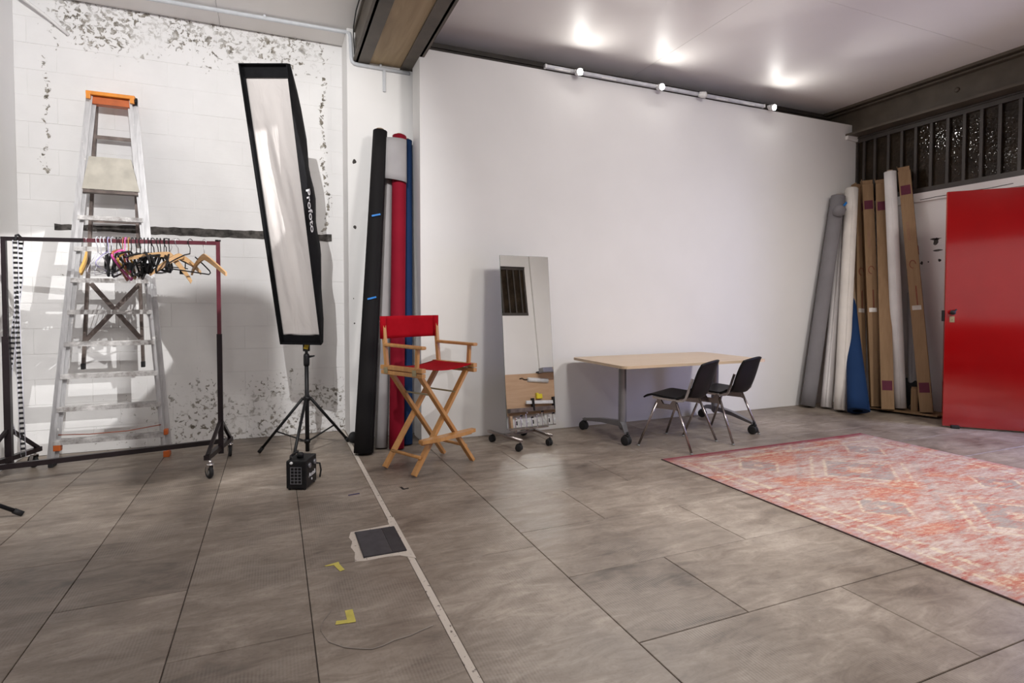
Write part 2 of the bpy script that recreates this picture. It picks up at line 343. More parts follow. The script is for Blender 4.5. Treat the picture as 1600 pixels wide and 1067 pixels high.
class B:
    def __init__(s): s.v = []; s.f = []; s.sm = []

    def add(s, vs, fs, smooth=False):
        o = len(s.v); s.v += [V(q) for q in vs]; s.f += [tuple(i + o for i in q) for q in fs]
        s.sm += [smooth] * len(fs) if isinstance(smooth, bool) else smooth
        return s

    def box(s, c, d, rot=None, bev=0.0):
        hx, hy, hz = d[0] / 2, d[1] / 2, d[2] / 2; c = V(c)
        M3 = Matrix.Identity(3) if rot is None else (Euler(rot).to_matrix() if not isinstance(rot, Matrix) else rot)
        if bev <= 0:
            vs = [c + M3 @ V((x * hx, y * hy, z * hz)) for z in (-1, 1) for y in (-1, 1) for x in (-1, 1)]
            return s.add(vs, [(0, 2, 3, 1), (4, 5, 7, 6), (0, 1, 5, 4), (2, 6, 7, 3), (0, 4, 6, 2), (1, 3, 7, 5)])
        bm = bmesh.new(); bmesh.ops.create_cube(bm, size=1)
        for q in bm.verts: q.co = V((q.co.x * d[0], q.co.y * d[1], q.co.z * d[2]))
        bmesh.ops.bevel(bm, geom=bm.edges[:], offset=bev, segments=2, affect='EDGES', profile=0.6)
        bm.verts.index_update()
        s.add([c + M3 @ q.co for q in bm.verts], [[q.index for q in f.verts] for f in bm.faces]); bm.free()
        return s

    def beam(s, a, b, wd, h, up=(0, 0, 1), bev=0.0):
        a, b = V(a), V(b); z = (b - a).normalized(); x = V(up).cross(z)
        if x.length < 1e-4: x = V((1, 0, 0)).cross(z)
        x.normalize(); y = z.cross(x)
        M3 = Matrix((x, y, z)).transposed()
        return s.box((a + b) / 2, (wd, h, (b - a).length), M3, bev)

    def tube(s, a, b, r, r2=None, n=12, cap=True):
        a, b = V(a), V(b); r2 = r if r2 is None else r2
        z = (b - a).normalized(); x = z.orthogonal().normalized(); y = z.cross(x)
        vs = [p + (x * math.cos(2 * PI * k / n) + y * math.sin(2 * PI * k / n)) * q for p, q in ((a, r), (b, r2)) for k in range(n)]
        fs = [(k, (k + 1) % n, n + (k + 1) % n, n + k) for k in range(n)]; sm = [True] * n
        if cap: fs += [tuple(range(n - 1, -1, -1)), tuple(range(n, 2 * n))]; sm += [False, False]
        return s.add(vs, fs, sm)

    def path(s, pts, r, n=8, closed=False, flat=None):
        pts = [V(p) for p in pts]; m = len(pts); vs = []; x = None
        rs = r if isinstance(r, (list, tuple)) else [r] * m
        for i, p in enumerate(pts):
            if closed: t = pts[(i + 1) % m] - pts[i - 1]
            else: t = pts[min(i + 1, m - 1)] - pts[max(i - 1, 0)]
            t.normalize()
            x = t.orthogonal().normalized() if x is None else (x - t * x.dot(t)).normalized()
            y = t.cross(x)
            for k in range(n):
                a = 2 * PI * k / n + (PI / n if n == 4 else 0)
                vs.append(p + (x * math.cos(a) + y * math.sin(a)) * rs[i])
        fs = []
        for i in range(m if closed else m - 1):
            j = (i + 1) % m
            fs += [(i * n + k, i * n + (k + 1) % n, j * n + (k + 1) % n, j * n + k) for k in range(n)]
        sm = [n > 4] * len(fs)
        if not closed: fs += [tuple(range(n - 1, -1, -1)), tuple(range((m - 1) * n, m * n))]; sm += [False, False]
        return s.add(vs, fs, sm)

    def lathe(s, prof, c=(0, 0, 0), axis=(0, 0, 1), n=20):
        c = V(c); z = V(axis).normalized(); x = z.orthogonal().normalized(); y = z.cross(x); vs = []; m = len(prof)
        for (r, h) in prof:
            vs += [c + z * h + (x * math.cos(2 * PI * k / n) + y * math.sin(2 * PI * k / n)) * max(r, 1e-4) for k in range(n)]
        fs = [(i * n + k, i * n + (k + 1) % n, (i + 1) * n + (k + 1) % n, (i + 1) * n + k) for i in range(m - 1) for k in range(n)]
        sm = [True] * len(fs)
        fs += [tuple(range(n - 1, -1, -1)), tuple(range((m - 1) * n, m * n))]; sm += [False, False]
        return s.add(vs, fs, sm)

    def prism(s, poly, fn, h):
        # poly: 2-D outline; fn(u, v, t) -> 3-D point, t in {0, h}
        n = len(poly)
        vs = [V(fn(u, q, t)) for t in (0, h) for u, q in poly]
        return s.add(vs, [tuple(range(n - 1, -1, -1)), tuple(range(n, 2 * n))] + [(k, (k + 1) % n, n + (k + 1) % n, n + k) for k in range(n)])

    def sheet(s, fn, nu, nv, th):
        # fn(u,v) with u,v in [0,1]; thickened along the normal
        P = [[V(fn(i / nu, j / nv)) for j in range(nv + 1)] for i in range(nu + 1)]
        top, bot = [], []
        for i in range(nu + 1):
            for j in range(nv + 1):
                du = P[min(i + 1, nu)][j] - P[max(i - 1, 0)][j]; dv = P[i][min(j + 1, nv)] - P[i][max(j - 1, 0)]
                nn = du.cross(dv); nn = nn.normalized() if nn.length > 1e-9 else V((0, 0, 1))
                top.append(P[i][j] + nn * th / 2); bot.append(P[i][j] - nn * th / 2)
        N = (nu + 1) * (nv + 1); ix = lambda i, j: i * (nv + 1) + j
        fs, sm = [], []
        for i in range(nu):
            for j in range(nv):
                q = (ix(i, j), ix(i + 1, j), ix(i + 1, j + 1), ix(i, j + 1))
                fs += [q, tuple(N + k for k in reversed(q))]; sm += [True, True]
        rim = [ix(i, 0) for i in range(nu + 1)] + [ix(nu, j) for j in range(1, nv + 1)] + [ix(i, nv) for i in range(nu - 1, -1, -1)] + [ix(0, j) for j in range(nv - 1, 0, -1)]
        for k in range(len(rim)):
            a, b = rim[k], rim[(k + 1) % len(rim)]; fs.append((a, N + a, N + b, b)); sm.append(False)
        return s.add(top + bot, fs, sm)

    def off(s, d):
        d = V(d); s.v = [q - d for q in s.v]; return s

    def mesh(s, name, mat):
        me = bpy.data.meshes.new(name); me.from_pydata([tuple(q) for q in s.v], [], s.f); me.update()
        me.polygons.foreach_set('use_smooth', s.sm)
        bm = bmesh.new(); bm.from_mesh(me); bmesh.ops.recalc_face_normals(bm, faces=bm.faces); bm.to_mesh(me); bm.free()
        me.materials.append(MT[mat]); return me

    def out(s, name, mat, parent=None, kind=None, label=None, rel=True):
        if parent is not None and rel and parent.get('_w') is not None: s.off(parent['_w'])
        o = bpy.data.objects.new(name, s.mesh(name, mat)); COL.objects.link(o)
        if parent is not None: o.parent = parent
        if kind: o['kind'] = kind
        if label: o['label'] = label
        return o


WORLD_ROOTS = []


def thing(name, label, cat, loc=(0, 0, 0), rz=0.0, group=None, world=False):
    """an Empty at the thing's base; world=True lets its parts be written in world coordinates"""
    o = bpy.data.objects.new(name, None); COL.objects.link(o); o.empty_display_size = 0.05
    o.location = loc; o.rotation_euler = (0, 0, rz)
    o['label'] = label; o['category'] = cat
    if group: o['group'] = group
    if world: o['_w'] = list(loc); WORLD_ROOTS.append(o)
    return o


def tag(o, label, cat, group=None):
    o['label'] = label; o['category'] = cat
    if group: o['group'] = group
    return o


def sub(b, name, mat, part, root=None):
    """sub-part: written in the same coordinates as its part"""
    if root is not None and root.get('_w') is not None: b.off(root['_w'])
    o = bpy.data.objects.new(name, b.mesh(name, mat)); COL.objects.link(o); o.parent = part
    return o


def copy_tree(o, parent=None):
    c = o.copy(); COL.objects.link(c)
    if parent is not None: c.parent = parent
    for ch in list(o.children): copy_tree(ch, c)
    return c


def text_mesh(name, body, size, mat, parent, M4, ext=0.0006):
    cu = bpy.data.curves.new(name, 'FONT'); cu.body = body; cu.size = size; cu.extrude = ext; cu.align_x = 'CENTER'; cu.align_y = 'CENTER'
    cu.offset = size * 0.012
    o = bpy.data.objects.new(name, cu); COL.objects.link(o)
    me = bpy.data.meshes.new_from_object(o.evaluated_get(bpy.context.evaluated_depsgraph_get()))
    bpy.data.objects.remove(o)
    me.transform(M4); me.materials.clear(); me.materials.append(MT[mat])
    q = bpy.data.objects.new(name, me); COL.objects.link(q); q.parent = parent
    return q


def frame(o, x, y, z=None):
    x = V(x).normalized(); y = V(y); y = (y - x * y.dot(x)).normalized(); z = x.cross(y)
    M4 = Matrix((x, y, z)).transposed().to_4x4(); M4.translation = V(o); return M4


# ================================================================== THE SETTING
X0, X1, YF, YB, H = -1.90, 6.90, -1.50, 5.75, 3.75
PY = 5.00      # front face of the partition
YP = 5.35      # front face of the pillar


def struct(b, name, mat, label=None):
    o = b.out(name, mat); o['kind'] = 'structure'
    if label: o['label'] = label
    return o


# ---- floor: bed plus one object per slab
fl = struct(B().box(((X0 + X1) / 2, (YF + YB) / 2 + .1, -0.035), (X1 - X0 + .6, YB - YF + .4, 0.056)), 'floor', 'grout')


def slab(xa, xb, ya, yb, g=0.0018):
    j = random.uniform(-0.0006, 0.0)
    b = B(); xa += g; xb -= g; ya += g; yb -= g
    e = 0.002
    vs = [(xa, ya, -.007), (xb, ya, -.007), (xb, yb, -.007), (xa, yb, -.007), (xa, ya, j - .002), (xb, ya, j - .002), (xb, yb, j - .002), (xa, yb, j - .002),
          (xa + e, ya + e, j), (xb - e, ya + e, j), (xb - e, yb - e, j), (xa + e, yb - e, j)]
    fs = [(0, 3, 2, 1), (8, 9, 10, 11)] + [(k, (k + 1) % 4, 4 + (k + 1) % 4, 4 + k) for k in range(4)] + [(4 + k, 4 + (k + 1) % 4, 8 + (k + 1) % 4, 8 + k) for k in range(4)]
    b.add(vs, fs).out('slab', 'slab', fl)


cols = [(-1.90, -1.325), (-1.325, -0.845), (-0.845, -0.365), (-0.365, 0.122), (0.122, 0.591)]
for i, (a, b_) in enumerate(cols):
    y = (2.785 if i % 2 == 0 else 3.32) - 1.08 * 4
    while y < YB:
        ya, yb = max(y, YF), min(y + 1.08, YB)
        if yb - ya > 0.02: slab(a, b_, ya, yb)
        y += 1.08
for y in (-1.5, 0.55, 2.60, 4.40):
    nx = {-1.5: 0.55, 0.55: 2.60, 2.60: 4.40, 4.40: 5.75}[y]
    slab(0.622, 1.225, y, nx, 0.0018)
k = 0
y = 1.158 - 0.5415 * 5
while y < 5.3:
    off = 1.76 if k % 2 == 0 else 2.295
    ya, yb = max(y, YF), min(y + 0.5415, 5.35)
    xs = [1.225] + [off + 1.07 * q for q in range(-1, 6) if 1.3 < off + 1.07 * q < X1 - 0.05] + [X1]
    for a, b_ in zip(xs[:-1], xs[1:]):
        if yb - ya > 0.02: slab(a, b_, ya, yb)
    y += 0.5415; k += 1
B().box((0.6065, (YF + YB) / 2, -0.004), (0.030, YB - YF, 0.0075)).out('joint_strip', 'mortar', fl, label='pale mortar joint')
mo = [(0.345, 2.780), (0.385, 2.768), (0.50, 2.772), (0.56, 2.762), (0.590, 2.735), (0.628, 2.70), (0.628, 3.28), (0.586, 3.235), (0.584, 3.175), (0.50, 3.165), (0.42, 3.158), (0.370, 3.150), (0.352, 3.08), (0.362, 3.02), (0.346, 2.95), (0.358, 2.88), (0.350, 2.83)]
B().prism(mo, lambda u, q, t: (u, q, t), 0.0016).out('mortar_patch', 'mortar', fl, label='pale mortar around the hatch')
cw = [(0.197, 2.359), (0.163, 2.301), (0.148, 2.23), (0.169, 2.148), (0.219, 2.089), (0.262, 2.063), (0.31, 2.039), (0.353, 2.045), (0.395, 2.062), (0.455, 2.067), (0.51, 2.087), (0.555, 2.1)]
B().sheet(lambda u, v: V((*[a + (b - a) * ((u * (len(cw) - 1)) % 1 if u < 1 else 1) for a, b in zip(cw[min(int(u * (len(cw) - 1)), len(cw) - 2)], cw[min(int(u * (len(cw) - 1)), len(cw) - 2) + 1])], 0.0012)) + V((0, 0.007 * v, 0)), 44, 1, 0.0006).out('chalk_trace', 'chalk', fl, label='faint curved scratch')
ht = thing('floor_hatch', 'small dark grey rectangular floor hatch set in pale mortar', 'hatch', (0.495, 2.965, 0), world=True)
B().box((0.462, 2.965, 0.004), (0.136, 0.322, 0.006), bev=0.002).out('cover', 'hatch', ht)
B().box((0.565, 2.965, 0.0035), (0.066, 0.322, 0.005), bev=0.002).out('lid', 'hatch2', ht)
fr = B()
for c, d in (((0.496, 2.803, .003), (0.21, 0.008, .006)), ((0.496, 3.128, .003), (0.21, 0.008, .006)), ((0.393, 2.965, .003), (0.008, 0.33, .006)), ((0.599, 2.965, .003), (0.008, 0.33, .006))): fr.box(c, d)
fr.out('frame', 'hatch2', ht)

# ---- ceiling boards
ce = struct(B().box(((X0 + X1) / 2, (YF + YB) / 2, H + 0.06), (X1 - X0 + .6, YB - YF + .6, 0.08)), 'ceiling', 'plaster')
bx = [X0, -0.42, 0.70, 1.22, 3.66, X1]
for a, b_ in zip(bx[:-1], bx[1:]):
    for ya, yb in ((YF, 0.9), (0.9, 3.34), (3.34, YB)):
        B().box(((a + b_) / 2, (ya + yb) / 2, H + 0.01), (b_ - a - .003, yb - ya - .003, 0.02)).out('ceiling_board', 'ceiling', ce)

# ---- back wall of painted blocks
wb = struct(B().box(((X0 + 1.4) / 2, YB + 0.108, H / 2), (1.4 - X0 + .4, 0.21, H)), 'wall_back', 'peel')
BW, BH, G = 0.39, 0.2095, 0.0024
full = B().box((0, 0.006, 0), (BW - G, 0.012, BH - G), bev=0.0015).mesh('block', 'peel')
cuts = {}
row = 0
z = 0.0
while z < H - 0.02:
    hh = min(BH, H - z)
    x = X0 - (0.11 if row % 2 else 0.305)
    while x < 0.66:
        a, b_ = max(x, X0), min(x + BW, 0.66)
        if b_ - a > 0.03:
            if b_ - a > BW - 1e-4 and hh > BH - 1e-4: me = full
            else:
                key = (round(b_ - a, 3), round(hh, 3))
                if key not in cuts: cuts[key] = B().box((0, 0.006, 0), (b_ - a - G, 0.012, hh - G), bev=0.0015).mesh('block', 'peel')
                me = cuts[key]
            o = bpy.data.objects.new('block', me); COL.objects.link(o); o.parent = wb
            o.location = ((a + b_) / 2, YB + random.uniform(-0.0015, 0.0008), z + hh / 2)
        x += BW
    z += BH; row += 1
# bare dark lintel strip let into the wall
ln = B(); n = 46; pts = []
for i in range(n + 1):
    x = -1.66 + 2.18 * i / n
    pts.append((x, 1.923 + random.uniform(-0.006, 0.006) - (0.012 if x < -1.2 else 0)))
low = [(x, 1.855 + random.uniform(-0.004, 0.004) + (0.006 if x < -1.1 else 0)) for x, _ in reversed(pts)]
ln.prism(pts + low, lambda u, q, t: (u, YB - 0.006 + t, q), 0.012).out('lintel', 'lintel', wb, label='bare dark concrete strip')

# ---- pillar, partition and the other walls
pil = struct(B().box((0.945, YP + 0.2, H / 2), (0.63, 0.40, H), bev=0.006), 'wall_pillar', 'plaster')
for x, z, r_ in ((0.688, 2.552, .022), (0.690, 1.955, .020), (0.678, 1.07, .008), (0.672, 1.30, .006)):
    pl = [(x + r_ * random.uniform(.6, 1.1) * math.cos(2 * PI * k / 9), z + r_ * random.uniform(.7, 1.2) * math.sin(2 * PI * k / 9)) for k in range(9)]
    B().prism(pl, lambda u, q_, t_: (u, YP - 0.001 + t_, q_), 0.004).out('paint_chip', 'lintel', pil)
struct(B().box(((1.215 + X1) / 2, PY + 0.14, 3.53 / 2), (X1 - 1.215, 0.28, 3.53), bev=0.003), 'wall_partition', 'plaster')
struct(B().box((X0 - 0.1, (YF + YB) / 2, H / 2), (0.2, YB - YF + .4, H)), 'wall_left', 'plaster')
wr = B()
DY0, DY1, DH = 1.75, 2.80, 2.42
WY0, WY1, WZ0, WZ1 = 2.86, 5.02, 2.53, 3.375


def wall_piece(b, ya, yb, za, zb): b.box((X1 + 0.1, (ya + yb) / 2, (za + zb) / 2), (0.2, yb - ya, zb - za))


wall_piece(wr, YF, DY0, 0, H); wall_piece(wr, DY0, DY1, DH, H); wall_piece(wr, DY1, WY0, 0, H)
wall_piece(wr, WY0, WY1, 0, WZ0); wall_piece(wr, WY0, WY1, WZ1, H); wall_piece(wr, WY1, YB, 0, H)
wr.box((X1 - 0.012, (WY0 + WY1) / 2, WZ0 - 0.05), (0.024, WY1 - WY0, 0.10))
wr.box((X1 - 0.02, 0.9, H / 2), (0.3, 0.35, H))
wrs = struct(wr, 'wall_right', 'chipped')
for y_, z_, ry, rz_ in ((4.021, 1.955, .035, .05), (4.005, 1.855, .05, .012), (4.173, 1.722, .016, .022), (3.983, 1.738, .018, .02), (4.03, 1.985, .06, .014), (4.10, 1.73, .01, .01)):
    pl = [(y_ + ry * random.uniform(.6, 1.2) * math.cos(2 * PI * k / 11), z_ + rz_ * random.uniform(.6, 1.2) * math.sin(2 * PI * k / 11)) for k in range(11)]
    B().prism(pl, lambda u, q_, t_: (X1 - 0.0015 + t_, u, q_), 0.004).out('paint_chip', 'lintel', wrs)
crk = [(4.19, 2.449), (4.10, 2.451), (4.02, 2.456), (3.93, 2.455), (3.70, 2.46), (3.5, 2.455), (3.3, 2.465)]
B().prism([(a, z + .0035) for a, z in crk] + [(a, z - .0035) for a, z in reversed(crk)], lambda u, q_, t_: (X1 - 0.0256 + t_, u, q_), 0.003).out('crack', 'lintel', wrs)
# plaster lump under the steel beam
struct(B().box((6.80, 4.985, 3.36), (0.20, 0.04, 0.075), (0.1, 0.05, 0), bev=0.012), 'trim_1', 'plaster')

wf = B()
FX0, FX1, FZ0, FZ1 = 1.85, 5.45, 2.353, 3.44


def front_piece(xa, xb, za, zb): wf.box(((xa + xb) / 2, YF - 0.1, (za + zb) / 2), (xb - xa, 0.2, zb - za))


front_piece(X0 - .2, FX0, 0, H); front_piece(FX1, X1 + .2, 0, H); front_piece(FX0, FX1, 0, FZ0); front_piece(FX0, FX1, FZ1, H)
wf.box((5.85, YF + 0.02, H / 2), (0.55, 0.08, H), bev=0.01)
struct(wf, 'wall_front', 'plaster')


def window(name, origin, along, inward, length, z0, z1, ys, label):
    """steel window: rails, one object per mullion and per pane. `ys`: mullion offsets from origin"""
    al, inn = V(along), V(inward); o0 = V(origin)
    r = B()
    def P(a, d, z): return o0 + al * a + inn * d + V((0, 0, z))
    r.beam(P(0, -.02, z1 - .035), P(length, -.02, z1 - .035), 0.05, 0.07)
    r.beam(P(0, -.02, z0 + .03), P(length, -.02, z0 + .03), 0.05, 0.06)
    r.beam(P(0, 0.012, z1 - .012), P(length, 0.012, z1 - .012), 0.024, 0.018)
    r.beam(P(0.02, -.02, z0 + .06), P(0.02, -.02, z1 - .07), 0.04, 0.04, inn)
    r.beam(P(length - .02, -.02, z0 + .06), P(length - .02, -.02, z1 - .07), 0.04, 0.04, inn)
    root = r.out(name, 'steel2'); root['kind'] = 'structure'; root['label'] = label
    for q in ys: B().beam(P(q, -.01, z0 + .055), P(q, -.01, z1 - .065), 0.03, 0.022, inn).out('mullion', 'steel2', root)
    ed = [0.035] + list(ys) + [length - .035]
    for a, b_ in zip(ed[:-1], ed[1:]):
        if b_ - a > 0.03: B().beam(P((a + b_) / 2, -.034, z0 + .055), P((a + b_) / 2, -.034, z1 - .065), 0.006, b_ - a, al.cross(V((0, 0, 1))) if False else al).out('pane', 'glass', root)
    return root


MY = [4.893, 4.753, 4.586, 4.427, 4.268, 4.101, 3.929, 3.766, 3.605, 3.44, 3.268, 3.10, 2.94]
window('window_1', (X1, WY0, 0), (0, 1, 0), (-1, 0, 0), WY1 - WY0, WZ0, WZ1, sorted(q - WY0 for q in MY), 'dark steel window band with narrow obscured panes')
window('window_2', (FX0, YF, 0), (1, 0, 0), (0, 1, 0), FX1 - FX0, FZ0, FZ1, [5.325 - 0.1535 * q - FX0 for q in range(22, -1, -1)], 'dark steel window behind the camera, seen in the mirror')

# ---- steel beams
b = B()   # I-beam along the right wall
b.box((6.80, (YF + PY) / 2 + .16, 3.735), (0.20, PY - YF + .3, 0.03)); b.box((6.83, (YF + PY) / 2 + .16, 3.56), (0.02, PY - YF + .3, 0.34)); b.box((6.80, (YF + PY) / 2 + .16, 3.39), (0.20, PY - YF + .3, 0.025))
b.box((6.79, (YF + PY) / 2 + .16, 3.70), (0.09, PY - YF + .3, 0.02))
tr = struct(b, 'trim_2', 'steel', 'olive brown steel beam above the window')
B().lathe([(0.0, -0.012), (0.022, -0.012), (0.026, -0.006), (0.026, 0.0), (0.0, 0.0)], (6.818, 3.80, 3.56), (1, 0, 0), 14).out('bolt', 'steel', tr)
b = B()   # twin channels with a board between, running to the pillar
yl = (YF + YP) / 2; ll = YP - YF
b.box((0.755, yl, 3.462), (0.145, ll, 0.024)); b.box((0.715, yl, 3.60), (0.02, ll, 0.30)); b.box((0.745, yl, 3.735), (0.11, ll, 0.03))
b.box((1.185, yl, 3.462), (0.145, ll, 0.024)); b.box((1.225, yl, 3.60), (0.02, ll, 0.30)); b.box((1.20, yl, 3.735), (0.11, ll, 0.03))
tb = struct(b, 'trim_3', 'steel', 'dark twin steel beam carrying a tan board')
for ya, yb in ((YF, 1.2), (1.2, 3.2), (3.2, 5.02), (5.02, YP)):
    B().box((0.97, (ya + yb) / 2, 3.478 + (0.003 if ya > 5 else 0)), (0.285, yb - ya - .004, 0.03)).out('plank', 'plank', tb)
bk = B().box(((1.25 + X1) / 2, 5.345, 3.62), (X1 - 1.25, 0.05, 0.26)).box(((1.25 + X1) / 2, 5.325, 3.705), (X1 - 1.25, 0.05, 0.018)).box(((1.25 + X1) / 2, 5.325, 3.66), (X1 - 1.25, 0.05, 0.01))
struct(bk, 'trim_4', 'steel2', 'dark steel edge showing above the partition')

# ---- red door, swung open
hx, hy, fx, fy = 6.86, 2.845, 6.226, 3.532
da = math.atan2(fy - hy, fx - hx); dl = math.hypot(fx - hx, fy - hy)
dr = bpy.data.objects.new('door_1', None); COL.objects.link(dr); dr.location = (hx, hy, 0); dr.rotation_euler = (0, 0, da); dr['kind'] = 'structure'; dr['label'] = 'glossy red door standing open'
# local x runs from the hinge to the free edge, local +y is the face away from the camera
B().box((dl / 2, -0.022, 1.195), (dl, 0.044, 2.355), bev=0.003).out('leaf', 'door', dr)
# which face looks at the camera
nl = V((0 - hx, 0 - hy, 0)); ly = V((-math.sin(da), math.cos(da), 0)); sgn = 1 if nl.dot(ly) > 0 else -1
yface = 0.0 if sgn > 0 else -0.044
B().box((dl - 0.058, yface + sgn * 0.0025, 1.095), (0.040, 0.005, 0.058), bev=0.001).out('lock_plate', 'brass', dr, label='brass lock plate')
B().lathe([(0.0, 0), (0.004, 0), (0.004, 0.003), (0.0, 0.003)], (dl - 0.058, yface + sgn * 0.005, 1.09), (0, sgn, 0), 10).out('keyhole', 'btape', dr)
kb = B().tube((dl - 0.055, yface, 1.165), (dl - 0.055, yface + sgn * 0.03, 1.165), 0.008)
kb.lathe([(0.0, 0.022), (0.016, 0.022), (0.024, 0.03), (0.024, 0.045), (0.014, 0.054), (0.0, 0.055)], (dl - 0.055, yface, 1.165), (0, sgn, 0), 16)
kb.tube((dl - 0.055, yface + sgn * 0.04, 1.165), (dl - 0.085, yface + sgn * 0.04, 1.195), 0.008)
kb.out('knob', 'black', dr, label='black knob')
B().box((dl + 0.010, -0.022, 1.13), (0.022, 0.03, 0.11), bev=0.003).out('latch', 'black', dr)
B().box((dl - 0.10, yface + sgn * 0.012, 0.016), (0.07, 0.05, 0.032), bev=0.006).out('door_stop', 'rubber', dr)

# ================================================================== THINGS ON THE WALLS AND CEILING
# conduit along the ceiling, down the pillar and on
pts = [(-1.89, 5.44, 3.725), (0.60, 5.385, 3.725), (0.63, 5.375, 3.722), (0.655, 5.345, 3.70), (0.66, 5.335, 3.66), (0.668, 5.335, 3.48), (0.675, 5.335, 3.452), (0.69, 5.335, 3.437), (0.72, 5.335, 3.430), (1.20, 5.335, 3.425)]
o = thing('conduit_pipe', 'pale grey conduit pipe bending from ceiling down under the beam', 'pipe', (-0.6, 5.40, 3.72), world=True)
B().path(pts, 0.017, 10).out('pipe', 'conduit', o)
B().box((0.963, 5.337, 3.325), (0.026, 0.024, 0.21), bev=0.004).out('drop_channel', 'conduit', o)
for p in ((-0.05, 5.398, 3.735), (-1.2, 5.424, 3.735)): B().box(p, (0.02, 0.05, 0.022), bev=0.003).out('clip', 'conduit', o)
B().box((0.93, 5.34, 3.445), (0.02, 0.03, 0.04), bev=0.003).out('clip', 'conduit', o)
o = tag(B().path([(-1.89, 5.62, 3.735), (-1.80, 5.66, 3.66), (-1.66, 5.70, 3.56), (-1.53, 5.735, 3.455)], 0.012, 8).out('wall_conduit', 'plaster'), 'thin white painted conduit slanting into the peeling block wall', 'pipe')
cb = [(0.655, 4.2, 3.74), (0.668, 4.6, 3.735), (0.662, 4.95, 3.72), (0.672, 5.2, 3.70), (0.682, 5.29, 3.64), (0.690, 5.305, 3.55), (0.694, 5.30, 3.44)]
tag(B().path(cb, 0.005, 6).out('black_cable', 'rubber'), 'thin black cable running beside the twin steel beam', 'cable')

# light track and spots
tk = thing('light_track', 'silver ceiling light track along top of white partition', 'light track', (3.85, 4.955, 3.545), world=True)
B().box((3.85, 4.955, 3.545), (2.84, 0.034, 0.030), bev=0.003).out('rail', 'track', tk)
for x in (2.62, 3.15, 4.62, 5.02): B().box((x, 4.944, 3.532), (0.17, 0.016, 0.014), bev=0.002).out('cover_strip', 'lampwhite', tk)
for x in (2.44, 5.26): B().box((x, 4.955, 3.545), (0.02, 0.040, 0.036), bev=0.003).out('end_cap', 'lampwhite', tk)


def spot(x, lit, label):
    t = thing('track_spotlight', label, 'spotlight', (x, 4.945, 3.56), group='spotlights on the light track', world=True)
    B().box((x, 4.945, 3.545), (0.07, 0.028, 0.03), bev=0.004).out('adapter', 'lampwhite', t)
    c = V((x, 4.90, 3.525)); ax = (V((0.0, -0.86, -0.22)) if lit else V((0.85, -0.45, -0.1))).normalized()
    B().tube((x, 4.94, 3.54), c, 0.010, 0.010, 8).out('arm', 'lampwhite', t)
    h = B().lathe([(0.0, -0.055), (0.026, -0.055), (0.032, -0.03), (0.034, 0.0), (0.036, 0.018), (0.030, 0.018), (0.0, 0.012)], c, ax, 18).out('housing', 'lampwhite', t)
    sub(B().lathe([(0.029, 0.016), (0.029, 0.020), (0.022, 0.026), (0.012, 0.029), (0.0, 0.030)], c, ax, 18), 'lens', 'lens' if lit else 'lampoff', h, t)
    if lit:
        tgt = c + V((0, -2.4, -1.25))
        l = lamp('SPOT', 'spot_lamp', c + ax * 0.055, tgt, 190, WARM, 0.035, 92, 0.9)
        l.parent = t; l.matrix_parent_inverse = Matrix.Translation(-V(t.location))


spot(2.782, True, 'lit track spotlight nearest the twin steel beam')
spot(3.764, True, 'middle one of the three lit track spotlights')
spot(5.352, True, 'lit track spotlight at the red door end of the track')
spot(4.335, False, 'unlit white track spotlight turned sideways between two lit ones')

# unseen studio lamp with a round flag added to darken the lower wall
hl = thing('hanging_lamp', 'unseen studio lamp hung above the picture, with added shade disc', 'lamp', (-0.35, 1.6, 3.75), world=True)
LP, LT = V((-0.35, 1.60, 3.40)), V((-0.52, 5.75, 1.40))
ld_ = (LT - LP)
B().tube((-0.35, 1.48, 3.75), (-0.35, 1.48, 3.46), 0.010, n=8).out('drop_rod', 'black', hl)
B().lathe([(0, -0.17), (0.035, -0.17), (0.05, -0.12), (0.05, -0.03), (0.044, -0.03), (0.0, -0.05)], LP, V((-0.3, 0.9, -0.4)), 18).out('housing', 'black', hl)
fc = LP + ld_ * 0.055
fu = V((0, 0.35, 0.94)); fx_ = V((1, 0.24, 0)).normalized()
outl = [(0.033 * math.cos(R(a)), 0.015 * math.sin(R(a)) - 0.015) for a in range(0, 181, 12)] + [(-0.030, -0.11), (0.030, -0.11)]
B().prism(outl, lambda u, q_, t_: fc + fx_ * u + fu * q_ + ld_.normalized() * t_, 0.002).out('shade_flag', 'black', hl)
B().tube(fc + fu * -0.10, LP + V((0, -0.1, -0.10)), 0.004, n=6).out('shade_flag_arm', 'black', hl)

# ================================================================== LADDER
def yf(z): return 5.335 + 0.265 * z / 2.95


def lx(z): return -1.592 + (-1.353 + 1.592) * z / 2.93


def rx(z): return -0.825 + (-1.070 + 0.825) * z / 2.93


